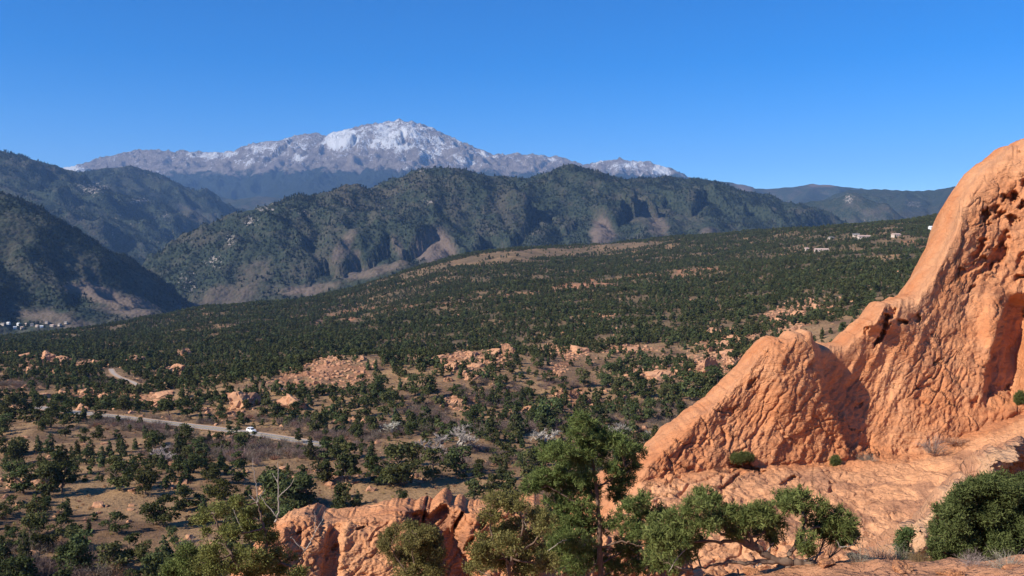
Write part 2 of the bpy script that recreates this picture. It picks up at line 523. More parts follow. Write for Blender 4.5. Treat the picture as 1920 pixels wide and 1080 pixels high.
# ---- hill with a crag on the right, 7 km
def rocky_right(V, px, py, dm):
    n = fbm(V / 60.0, 3, 5, 0.6)
    r = np.zeros(len(V))
    for (cx, cy_, rx, ry, a) in ((1592, 372, 9, 10, 1.3), (1715, 383, 22, 10, .75), (1640, 420, 40, 20, .4)):
        r = np.maximum(r, a * np.exp(-((px - cx) / rx) ** 2 - ((py - cy_) / ry) ** 2))
    return {'rocky': r}
rg = [(pts((1380, 420), (1450, 392), (1500, 380), (1550, 374), (1580, 368), (1590, 360), (1605, 361), (1620, 372), (1650, 388), (1680, 400), (1720, 430), 6600, 6200), .75),
      (pts((1590, 356), (1650, 354), (1700, 358), (1750, 356), (1790, 349), (1830, 348), (1900, 352), (2050, 345), (2300, 350), 8000, 7600), .5),
      (pts((1790, 349), (1760, 390), (1740, 430), 7900, 6200), .5), (pts((1700, 358), (1690, 400), 7900, 6600), .5),
      (pts((1500, 380), (1520, 410), (1540, 440), 6500, 5600), .6), (pts((1590, 360), (1600, 400), (1620, 440), 6600, 5700), .6)]
build_mountain('crag_hill', rg, (1300, 6800), (5300, 8700), 20, -220, 8, (500, 60), (500, 80), M_mid, [(1720, 410, 60, 20, 0, .4)], seed=51, extra=rocky_right, fine=6)

# ---- plain under everything, out to the horizon
pm = Mat('plain_scrub')
pmat = pm.bsdf(pm.mix(pm.noise(pm.pos(), 0.004, 6, 0.7), (0.06, 0.075, 0.04), (0.22, 0.15, 0.09)), 0.95, None, 0.05)
n = 96
ang = np.linspace(0, 2 * math.pi, n, endpoint=False)
V = [[0, 0, -330]]; fc = []
for r in (2500, 8000, 24000):
    V += [[r * math.cos(a), r * math.sin(a), -330 + 6 * math.sin(a * 5)] for a in ang]
tri = np.array([[0, 1 + i, 1 + (i + 1) % n] for i in range(n)])
quad = np.array([[1 + k * n + i, 1 + (k + 1) * n + i, 1 + (k + 1) * n + (i + 1) % n, 1 + k * n + (i + 1) % n] for k in range(2) for i in range(n)])
link('plain', mesh_np('plain', np.array(V), [tri, quad], True, None, pmat), kind='structure')
# ================================================================== GROUND
def ctl():
    L = []
    def col(px, *rows):
        for y, d in rows:
            L.append(P(px, y, d))
    for px in (-700, -350, -100, 100):
        col(px, (1080, 140), (1000, 170), (900, 228), (850, 275), (800, 345), (762, 425), (722, 520), (692, 640))
    col(-700, (668, 900), (656, 1500)); col(-350, (664, 920), (652, 1550)); col(-100, (664, 950), (648, 1600))
    col(100, (662, 900), (646, 1200), (628, 1680))
    col(300, (1080, 140), (1000, 170), (900, 228), (850, 275), (800, 345), (768, 405), (738, 470), (715, 560), (690, 690), (655, 960), (623, 1350), (598, 1750))
    col(470, (1000, 170), (900, 228), (850, 275), (806, 340), (772, 385), (732, 430), (700, 530), (668, 720), (622, 1150), (590, 1500), (569, 1850))
    col(650, (930, 210), (880, 245), (840, 290), (800, 340), (740, 420), (700, 480), (666, 520), (676, 640), (652, 780), (600, 1300), (573, 1600), (547, 1950))
    col(850, (930, 210), (880, 245), (830, 300), (795, 355), (740, 425), (690, 480), (664, 540), (676, 650), (645, 760), (600, 1000), (560, 1300), (520, 1700), (488, 2300))
    col(960, (658, 560), (668, 660))
    col(1100, (930, 210), (880, 245), (830, 310), (780, 370), (720, 450), (680, 530), (650, 620), (600, 820), (560, 1080), (520, 1450), (480, 2050), (461, 2480))
    col(1300, (880, 250), (820, 320), (760, 380), (700, 470), (660, 560), (620, 690), (560, 950), (520, 1250), (490, 1650), (447, 2520))
    col(1500, (780, 350), (700, 430), (640, 530), (580, 720), (520, 1050), (480, 1450), (440, 2350))
    col(1700, (720, 350), (600, 520), (560, 640), (500, 930), (450, 1450), (421, 2080))
    col(1900, (700, 330), (600, 480), (540, 640), (470, 980), (430, 1500), (395, 1900))
    col(2400, (700, 300), (640, 370), (540, 560), (470, 900), (420, 1400), (360, 1800))
    for px, y, d in ((0, 640, 1680), (270, 602, 1780), (380, 581, 1830), (760, 512, 2080), (1000, 468, 2430), (1200, 456, 2510)):
        L.append(P(px, y, d))
    # back of the tableland
    for px, y, d in ((-700, 656, 1500), (-100, 648, 1600), (300, 598, 1750), (650, 547, 1950), (850, 488, 2300), (1100, 461, 2480), (1300, 447, 2520), (1500, 440, 2350), (1900, 395, 1900), (2400, 360, 1800)):
        q = P(px, y, d)
        L.append(q * np.array([(d + 450) / d, (d + 450) / d, 1]) - np.array([0, 0, 62]))
        L.append(np.array([q[0] * 3500 / d, 3500, -255]))
    # knoll the photographer stands on and the slope below it
    L += [np.array(v, float) for v in (
        (0, -25, -1.6), (-40, -25, -6), (40, -25, -1.0), (0, 2, -1.75), (6, 3, -1.9), (-10, 3, -4.2), (16, 4, -2.0), (3.2, 9, -4.2), (9, 10, -4.4), (-6, 9, -6.6),
        (-30, 14, -14), (-12, 20, -12.5), (-3, 20, -12.5), (3, 21, -11), (9, 20, -9), (16, 22, -9.5),
        (-50, 40, -26), (-12, 38, -20), (4, 40, -18), (16, 40, -18), (32, 40, -17), (-50, 80, -42), (-10, 70, -34), (15, 65, -24), (45, 62, -22),
        (-10, 105, -46), (25, 105, -44), (70, 105, -40), (-70, 110, -46))]
    L += [P(1360, 1062, 15.5) - np.array([0, 0, .15]), P(1540, 1046, 15.2), P(1660, 1044, 15), P(1800, 1040, 14), P(1900, 1036, 13.5), P(2050, 1036, 13), P(1560, 1085, 12.5), P(1800, 1085, 11.5), P(1240, 1110, 15)]
    return np.array(L)

CT = ctl()
def _uv(X, Y):
    Yp = np.maximum(Y, -28) + 45.0
    return X / Yp * 2.2, np.log(Yp) * 1.0
_cu, _cv = _uv(CT[:, 0], CT[:, 1])
def _phi(r2):
    return r2 * np.log(r2 + 1e-9) * 0.5
def _rbf_fit():
    n = len(CT)
    r2 = (_cu[:, None] - _cu[None]) ** 2 + (_cv[:, None] - _cv[None]) ** 2
    A = np.zeros((n + 3, n + 3))
    A[:n, :n] = _phi(r2) + np.eye(n) * 1e-4
    A[:n, n] = 1; A[:n, n + 1] = _cu; A[:n, n + 2] = _cv
    A[n:, :n] = A[:n, n:].T
    b = np.zeros(n + 3); b[:n] = CT[:, 2]
    return np.linalg.solve(A, b)
_w = _rbf_fit()
def h0(X, Y):
    shp = np.shape(X)
    X = np.ravel(np.asarray(X, float)); Y = np.ravel(np.asarray(Y, float))
    u, v = _uv(X, Y)
    out = _w[-3] + _w[-2] * u + _w[-1] * v
    for i in range(len(CT)):
        out = out + _w[i] * _phi((u - _cu[i]) ** 2 + (v - _cv[i]) ** 2)
    amp = sstep(60, 260, Y)
    p = v3(X, Y)
    out = out + amp * (fbm(p / 70, 4, 301) * 3.4 + fbm(p / 17, 3, 305) * 0.8) + (1 - amp) * (fbm(p / 4.0, 4, 309) * 0.28 + sstep(40, 25, Y) * (fbm(p / .8, 4, 319) * .13 + .09 * (ridged(p / 1.7, 3, 321) - 2.3)))
    far = sstep(700, 1300, Y)
    out = out + far * (ridged(p / 330, 3, 311) - 0.75) * 8
    return out.reshape(shp)

ROAD = None
def h(X, Y):
    z = h0(X, Y)
    if ROAD is not None:
        shp = np.shape(X)
        X = np.ravel(X); Y = np.ravel(Y); z = np.ravel(z).copy()
        for R, hw in ROAD:
            m = (X > R[:, 0].min() - 25) & (X < R[:, 0].max() + 25) & (Y > R[:, 1].min() - 25) & (Y < R[:, 1].max() + 25)
            if not m.any():
                continue
            d, zz = road_dist(R, X[m], Y[m])
            w = sstep(hw + 15, hw + 3.5, d)
            z[m] = z[m] * (1 - w) + (zz - 0.25) * w
        z = z.reshape(shp)
    return z

def road_dist(R, X, Y):
    bd = np.full(X.shape, 1e9); bz = np.zeros(X.shape)
    for a, b in zip(R[:-1], R[1:]):
        ab = b - a
        t = np.clip(((X - a[0]) * ab[0] + (Y - a[1]) * ab[1]) / (ab[0] ** 2 + ab[1] ** 2 + 1e-9), 0, 1)
        d = np.hypot(X - a[0] - t * ab[0], Y - a[1] - t * ab[1])
        m = d < bd
        bd = np.where(m, d, bd)
        bz = np.where(m, a[2] + t * ab[2], bz)
    return bd, bz

def ground_at(px, py, f=None, d0=110.0):
    """where the sight line through a photo pixel meets the ground"""
    f = f or (lambda a, b: h(a, b))
    px = np.atleast_1d(np.asarray(px, float)); py = np.atleast_1d(np.asarray(py, float))
    D = np.full(px.shape, d0); done = np.zeros(px.shape, bool)
    for _ in range(700):
        q = P(px, py, D)
        hit = q[:, 2] < f(q[:, 0], q[:, 1])
        done |= hit
        if done.all() or D.max() > 3300:
            break
        D = np.where(done, D, D * 1.006)
    q = P(px, py, D)
    q[:, 2] = f(q[:, 0], q[:, 1])
    return q

def smooth_line(q, n, it=30):
    s = np.concatenate([[0], np.cumsum(np.hypot(*np.diff(q[:, :2], axis=0).T))])
    t = np.linspace(0, s[-1], n)
    r = np.stack([np.interp(t, s, q[:, k]) for k in range(3)], -1)
    for _ in range(it):
        r[1:-1] = 0.25 * r[:-2] + 0.5 * r[1:-1] + 0.25 * r[2:]
    return r

rp = np.array([(60, 764), (140, 774), (200, 780), (260, 787), (330, 796), (400, 804), (465, 812), (530, 823), (610, 836)], float)
road_main = smooth_line(ground_at(rp[:, 0], rp[:, 1], h0), 90)
rp2 = np.array([(208, 692), (212, 700), (222, 708), (236, 714), (250, 718), (262, 726)], float)
road_far = smooth_line(ground_at(rp2[:, 0], rp2[:, 1], h0), 40, 12)
ROAD = [(road_main, 2.4), (road_far, 1.3)]

# ---- ground mesh (a trapezoid that widens away from the viewpoint)
NR, NC = 490, 520
ys = np.concatenate([np.linspace(-30, 9, 26)[:-1], np.geomspace(9, 3600, NR - 25)])
ss = np.linspace(-1, 1, NC)
ss = ss * 0.55 + 0.45 * ss ** 3
GX = ss[None, :] * (np.maximum(ys, 0)[:, None] * 0.95 + 42)
GY = np.repeat(ys[:, None], NC, 1)
GZ = h(GX, GY)
GV = v3(GX, GY, GZ).reshape(-1, 3)
gpx, gpy = proj(GV)

def h(X, Y):
    """height of the finished ground sheet"""
    X = np.asarray(X, float); Y = np.asarray(Y, float)
    r = np.clip(np.interp(Y, ys, np.arange(NR)), 0, NR - 1.001)
    c = np.clip(np.interp(X / (np.maximum(Y, 0) * 0.95 + 42), ss, np.arange(NC)), 0, NC - 1.001)
    i = r.astype(int); j = c.astype(int); fr = r - i; fc_ = c - j
    return (GZ[i, j] * (1 - fr) + GZ[i + 1, j] * fr) * (1 - fc_) + (GZ[i, j + 1] * (1 - fr) + GZ[i + 1, j + 1] * fr) * fc_

def blob_mask(px, py, blobs):
    r = np.zeros(np.shape(px))
    for (cx, cy_, rx, ry, a) in blobs:
        r = np.maximum(r, a * sstep(1.3, 0.6, np.hypot((px - cx) / rx, (py - cy_) / ry)))
    return r

def line_dist(px, py, pl):
    bd = np.full(np.shape(px), 1e9)
    for (ax, ay), (bx, by) in zip(pl[:-1], pl[1:]):
        t = np.clip(((px - ax) * (bx - ax) + (py - ay) * (by - ay)) / ((bx - ax) ** 2 + (by - ay) ** 2), 0, 1)
        bd = np.minimum(bd, np.hypot(px - ax - t * (bx - ax), (py - ay - t * (by - ay)) * 1.6))
    return bd

# layout map of soils: bare red rock and soil, dry meadow
RED = [(80, 675, 60, 14, .9), (170, 684, 45, 8, .9), (250, 672, 40, 8, .7), (330, 690, 30, 12, 1), (345, 660, 20, 14, .8), (190, 740, 70, 12, .9), (290, 752, 40, 14, 1), (620, 700, 70, 32, .9),
       (560, 712, 40, 16, .8), (880, 680, 70, 22, 1), (860, 755, 40, 14, 1), (1000, 770, 50, 18, .6), (1080, 745, 40, 16, .8), (1235, 700, 60, 14, 1), (1340, 680, 70, 22, 1), (1380, 640, 70, 24, .9),
       (1470, 600, 50, 26, .8), (1520, 575, 50, 14, .7), (1060, 660, 50, 14, .8), (1180, 655, 60, 8, .8), (640, 600, 40, 6, .8), (1110, 535, 60, 7, 1), (1730, 455, 50, 9, .9), (420, 775, 40, 12, .7),
       (1045, 690, 16, 16, .9), (660, 792, 30, 8, .9), (330, 905, 60, 14, .5), (230, 960, 70, 16, .35), (520, 920, 60, 20, .5), (560, 885, 40, 10, .6), (760, 900, 60, 9, .6), (640, 905, 40, 14, .7),
       (420, 820, 30, 10, .4), (1130, 590, 30, 8, .6), (1300, 520, 60, 6, .6), (1500, 470, 60, 6, .4), (60, 905, 60, 10, .5)]
MEADOW = [(210, 780, 60, 8, 1), (400, 815, 40, 12, .9), (40, 835, 60, 12, .7), (60, 890, 80, 9, .9), (180, 850, 80, 10, .6), (210, 930, 110, 40, .8), (330, 960, 60, 40, .8), (480, 860, 80, 10, .6),
          (860, 925, 120, 22, .9), (820, 905, 80, 14, .8), (700, 930, 60, 18, .8), (1230, 830, 40, 10, 1), (1650, 485, 34, 8, .6), (1600, 470, 26, 5, .5), (1000, 478, 250, 10, .3), (900, 490, 100, 10, .3),
          (1200, 462, 100, 7, .3), (350, 1010, 60, 30, .6), (600, 880, 60, 14, .6), (120, 880, 60, 8, .7)]
wq = v3(GV[:, 0], GV[:, 1])
wob = np.clip(0.55 + 1.5 * fbm(wq / 14, 4, 401, 0.62), 0, 1)
wpx = gpx + 26 * fbm(wq / 45, 3, 402); wpy = gpy + 9 * fbm(wq / 45, 3, 403)
red = blob_mask(wpx, wpy, RED) * wob
red = np.maximum(red, 0.9 * wob * sstep(10, 3, line_dist(gpx, wpy, [(590, 607), (640, 586), (700, 579), (830, 572), (900, 560), (1030, 545), (1100, 531), (1160, 522), (1280, 510), (1345, 500)])))
near_w = sstep(90, 40, GV[:, 1])
red = np.maximum(red, near_w)
mead = blob_mask(wpx, wpy, MEADOW)

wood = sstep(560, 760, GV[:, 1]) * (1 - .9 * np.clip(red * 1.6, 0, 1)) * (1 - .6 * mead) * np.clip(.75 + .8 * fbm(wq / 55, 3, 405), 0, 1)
gm = Mat('red_soil_and_dry_grass')
p = gm.pos()
n1 = gm.noise(p, 0.045, 6, 0.65)
n2 = gm.noise(p, 0.35, 5, 0.7)
n3 = gm.noise(p, 1.7, 5, 0.75)
soil = gm.mix(n2, (0.28, 0.115, 0.055), (0.46, 0.225, 0.12))
grass = gm.mix(n3, (0.25, 0.145, 0.068), (0.54, 0.34, 0.175))
litter = gm.mix(n2, (0.10, 0.062, 0.038), (0.25, 0.145, 0.085))
c = gm.mix(gm.ramp(n1, (0.40, 0), (0.58, 1)), litter, grass)
c = gm.mix(gm.ramp(gm.math('ADD', gm.math('MULTIPLY', n2, 0.6), gm.math('MULTIPLY', gm.attr('meadow'), 0.7)), (0.45, 0), (0.75, 1)), c, grass)
c = gm.mix(gm.ramp(gm.math('ADD', gm.math('MULTIPLY', n2, 0.7), gm.math('MULTIPLY', gm.attr('red'), 0.65)), (0.50, 0), (0.72, 1)), c, soil)
c = gm.mix(gm.math('MULTIPLY', gm.ramp(gm.noise(p, 0.8, 4, 0.8), (0.50, 0), (0.62, 1)), 0.6), c, (0.085, 0.062, 0.04))
rock = gm.mix(n3, (0.44, 0.185, 0.095), (0.62, 0.33, 0.19))
c = gm.mix(gm.ramp(gm.math('ADD', gm.math('MULTIPLY', gm.noise(p, 0.16, 6, 0.75), 0.8), gm.math('MULTIPLY', gm.attr('red'), 0.5)), (0.74, 0), (0.86, 1)), c, rock)
n4 = gm.noise(p, 7.0, 5, 0.75)
c = gm.mix(gm.math('MULTIPLY', n4, 0.35), c, (0.20, 0.12, 0.075))
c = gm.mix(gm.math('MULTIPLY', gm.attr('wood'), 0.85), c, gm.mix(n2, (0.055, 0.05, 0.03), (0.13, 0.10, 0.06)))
gb = gm.bump(n4, 0.5, 0.12, gm.bump(n3, 0.6, 0.5, gm.bump(n2, 0.7, 1.4)))
M_ground = gm.bsdf(c, 0.95, gb, 0.05)
link('ground', mesh_np('ground', GV, grid_faces(NR, NC)[:, ::-1], True, {'red': red, 'meadow': mead, 'wood': wood}, M_ground), kind='structure')

# ---- roads with verge and painted edge lines
am = Mat('worn_asphalt')
ap = am.pos()
M_asph = am.bsdf(am.mix(am.noise(ap, 0.5, 6, 0.7), (0.22, 0.19, 0.165), (0.34, 0.295, 0.25)), 0.85, None, 0.2)
M_verge = simple('tan_gravel_verge', (0.42, 0.27, 0.17), 0.95, 0.05, 0.3, 0.4)
M_track = simple('pale_gravel_track', (0.40, 0.33, 0.27), 0.95, 0.05, 0.25, 0.5)
M_line = simple('white_road_paint', (0.75, 0.75, 0.72), 0.7, 0.2, 0.1, 0.3)
M_yel = simple('yellow_road_paint', (0.70, 0.45, 0.06), 0.7, 0.2, 0.1, 0.3)
def ribbon(name, R, o0, o1, dz, mat, label=None, parent=None):
    T = np.gradient(R[:, :2], axis=0)
    T /= np.linalg.norm(T, axis=1)[:, None]
    Nn = np.stack([-T[:, 1], T[:, 0]], -1)
    A = np.concatenate([R[:, :2] + Nn * o0, R[:, 2:3] + dz], 1)
    B = np.concatenate([R[:, :2] + Nn * o1, R[:, 2:3] + dz], 1)
    n = len(R)
    V = np.concatenate([A, B])
    i = np.arange(n - 1)
    f = np.stack([i, i + 1, i + 1 + n, i + n], -1) if o0 > o1 else np.stack([i, i + n, i + n + 1, i + 1], -1)
    return link(name, mesh_np(name, V, f[:, ::-1], True, None, mat), parent, kind='structure')
ribbon('road_verge', road_main, 3.8, -3.8, 0.06, M_verge)
rd = ribbon('road', road_main, 2.4, -2.4, 0.12, M_asph)
ribbon('edge_line', road_main, 2.28, 2.18, 0.126, M_line, parent=rd)
ribbon('edge_line', road_main, -2.18, -2.28, 0.126, M_line, parent=rd)
ribbon('centre_line', road_main, 0.12, -0.12, 0.126, M_yel, parent=rd)
ribbon('road_verge', road_far, 2.2, -2.2, 0.06, M_verge)
ribbon('road', road_far, 1.3, -1.3, 0.12, M_track)
# ================================================================== SANDSTONE FORMATIONS
def sandstone_mat(name, base_tone, dark, pale):
    m = Mat(name)
    p = m.obj()
    tilt = m.n('Mapping')
    m.set(tilt.inputs['Vector'], p)
    tilt.inputs['Rotation'].default_value = (0, math.radians(50), 0)
    tilt.inputs['Scale'].default_value = (0.28, 0.8, 1.6)
    band = m.noise(tilt.outputs[0], 0.9, 6, 0.7, 0.4)
    big = m.noise(p, 0.22, 5, 0.6)
    mid = m.noise(p, 1.6, 6, 0.7)
    fine = m.noise(p, 9.0, 5, 0.75)
    c = m.mix(m.ramp(band, (0.30, 0), (0.68, 1)), dark, base_tone)  # noise bands along the bedding, two tones of the stone itself
    c = m.mix(m.math('MULTIPLY', m.ramp(big, (0.42, 0), (0.70, 1)), 0.65), c, pale)
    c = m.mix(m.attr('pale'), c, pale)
    c = m.mix(m.math('MULTIPLY', m.ramp(mid, (0.56, 0), (0.74, 1)), 0.30), c, (0.20, 0.085, 0.055))
    c = m.mix(m.math('MULTIPLY', m.attr('varnish'), 0.75), c, (0.17, 0.085, 0.068))
    c = m.mix(m.math('MULTIPLY', fine, 0.28), c, tuple(x * 0.62 for x in dark))
    pit = m.ramp(m.voro(p, 2.6), (0.05, 0), (0.28, 1))
    hgt = m.math('ADD', m.math('MULTIPLY', mid, 1.0), m.math('MULTIPLY', fine, 0.40))
    hgt = m.math('ADD', hgt, m.math('MULTIPLY', band, 0.55))
    hgt = m.math('ADD', hgt, m.math('MULTIPLY', m.math('MULTIPLY', pit, m.ramp(big, (0.4, 0.0), (0.6, 1))), 0.16))
    st2 = m.n('Mapping')
    m.set(st2.inputs['Vector'], m.mix(0.12, p, m.n('TexNoise', Scale=1.4, Detail=3.0).outputs['Color'], 'ADD'))
    st2.inputs['Rotation'].default_value = (0, math.radians(50), 0)
    st2.inputs['Scale'].default_value = (0.45, 0.8, 1.25)
    e1 = m.ramp(m.voro(st2.outputs[0], 1.15, 'DISTANCE_TO_EDGE'), (0.0, 0), (0.055, 1))
    e2 = m.ramp(m.voro(st2.outputs[0], 3.6, 'DISTANCE_TO_EDGE'), (0.0, 0), (0.09, 1))
    cell = m.n('TexVoronoi', Scale=2.1); m.set(cell.inputs['Vector'], st2.outputs[0])
    hgt = m.math('ADD', hgt, m.math('MULTIPLY', e1, 0.55))
    hgt = m.math('ADD', hgt, m.math('MULTIPLY', m.math('MULTIPLY', e2, m.ramp(mid, (0.40, 0.1), (0.6, 1))), 0.40))
    hgt = m.math('ADD', hgt, m.math('MULTIPLY', cell.outputs['Color'], 0.5))
    return m.bsdf(c, 0.93, m.bump(hgt, 0.7, 0.12), 0.08)

M_sand = sandstone_mat('red_sandstone', (0.66, 0.285, 0.128), (0.49, 0.18, 0.076), (0.73, 0.405, 0.22))
M_sand2 = sandstone_mat('dull_red_sandstone', (0.66, 0.305, 0.145), (0.50, 0.20, 0.09), (0.73, 0.42, 0.23))
M_sand3 = sandstone_mat('pink_sandstone', (0.54, 0.27, 0.15), (0.40, 0.18, 0.10), (0.62, 0.37, 0.21))

def ip(x, tab):
    t = np.array(tab, float)
    return np.interp(x, t[:, 0], t[:, 1])

def side_step(px, py, pl, soft):
    """signed distance in px to the right of a top-to-bottom polyline, and its fade along the ends"""
    pl = np.array(pl, float)
    xl = np.interp(py, pl[:, 1], pl[:, 0])
    ends = sstep(pl[0, 1] - 14, pl[0, 1] + 14, py) * sstep(pl[-1, 1] + 26, pl[-1, 1] - 26, py)
    return px - xl, ends

def rot_blob(px, py, cx, cy_, rx, ry, deg):
    a = math.radians(deg)
    u = ((px - cx) * math.cos(a) + (py - cy_) * math.sin(a)) / rx
    v = (-(px - cx) * math.sin(a) + (py - cy_) * math.cos(a)) / ry
    return np.hypot(u, v)

def formation(name, px0, px1, cols, rows, crest, bottom, depth_fn, relief_fn, back, jag, mat, attr_fn=None, back_rows=26, drop=0.0, **props):
    px = np.linspace(px0, px1, cols)
    jit = jag * fbm(v3(px / 22.0, 0.3), 4, 701, 0.55) + .45 * jag * (ridged(v3(px / 9.0, 4.3), 3, 703) - .5)
    cr = ip(px, crest) + jit + drop
    bt = ip(px, bottom)
    t = np.linspace(0, 1, rows) ** 1.08
    PY = cr[None, :] + t[:, None] * (bt - cr)[None, :]
    PX = np.repeat(px[None, :], rows, 0)
    D = depth_fn(PX, PY, cr[None, :])
    V = P(PX, PY, D)
    # relief displaces along the surface normal of the smooth shape
    du = np.gradient(V, axis=1); dv = np.gradient(V, axis=0)
    N = np.cross(du, dv)
    N /= np.linalg.norm(N, axis=-1, keepdims=True) + 1e-12
    N *= np.where(N[..., 1:2] > 0, -1, 1)
    k = 9
    for ax in (0, 1):
        for _ in range(2):
            pad = [(0, 0)] * 3; pad[ax] = (k, k)
            c = np.cumsum(np.pad(N, pad, mode='edge'), axis=ax)
            N = (np.take(c, range(2 * k, c.shape[ax]), axis=ax) - np.take(c, range(0, c.shape[ax] - 2 * k), axis=ax)) / (2 * k)
    N /= np.linalg.norm(N, axis=-1, keepdims=True) + 1e-12
    rel, damp = relief_fn(V, PX, PY, cr[None, :])
    V = V + N * (rel * damp)[..., None]
    # far side: roll over the top and come down behind
    top = V[0]
    B = []
    for j in range(1, back_rows + 1):
        s = j / back_rows
        off = np.zeros_like(top)
        off[:, 1] = back * (s ** 0.8)
        off[:, 2] = 0.35 * math.sin(min(1, s * 6) * math.pi) * 0.3 - (V[0][:, 2] - V[-1][:, 2]) * sstep(0.05, 1, s) - 0.5 * s
        q = top + off
        q = q + (fbm(q / 1.7, 3, 808) * 0.5 * min(1, s * 3))[:, None] * np.array([0.3, 0.6, 0.6])
        B.append(q)
    allV = np.concatenate([np.array(B)[::-1], V], 0)
    R = allV.shape[0]
    at = {'pale': np.zeros(R * cols), 'varnish': np.zeros(R * cols)}
    if attr_fn:
        pa, va = attr_fn(V, PX, PY, cr[None, :])
        z = np.zeros((back_rows, cols))
        at = {'pale': np.concatenate([z, pa]).ravel(), 'varnish': np.concatenate([z, va]).ravel()}
    me = mesh_np(name, allV.reshape(-1, 3), grid_faces(R, cols), True, at, mat)
    return link(name, me, **props)

def flutes(V, ang, across, along, seed, octv=5):
    """relief elongated along a bedding direction that rises to the right at ang degrees"""
    a = math.radians(ang)
    x, y, z = V[..., 0], V[..., 1], V[..., 2]
    u = x * math.cos(a) + z * math.sin(a)
    v = -x * math.sin(a) + z * math.cos(a)
    return ridged(np.stack([u / along, y / (across * 1.5), v / across], -1), octv, seed, 0.55)

# ---- the great fin on the right
FIN_CREST = [(980, 1130), (1060, 1060), (1120, 1000), (1165, 945), (1185, 912), (1212, 872), (1250, 832), (1290, 796), (1350, 742), (1400, 690), (1425, 655), (1440, 640), (1452, 634), (1468, 640), (1486, 637), (1494, 626), (1508, 629),
             (1521, 622), (1525, 641), (1540, 650), (1572, 650), (1588, 645), (1600, 629), (1622, 611), (1640, 596), (1650, 579), (1660, 570), (1690, 561), (1716, 553), (1732, 528), (1752, 494), (1775, 445), (1790, 412), (1797, 388), (1799, 372), (1806, 362),
             (1822, 338), (1845, 310), (1870, 290), (1900, 271), (1930, 258), (1990, 236), (2060, 215), (2200, 190)]
FIN_BASE = [(980, 1140), (1165, 952), (1200, 905), (1250, 893), (1300, 886), (1340, 880), (1420, 876), (1500, 872), (1560, 868), (1640, 862), (1700, 850), (1800, 818), (1920, 772), (2060, 715), (2200, 650)]
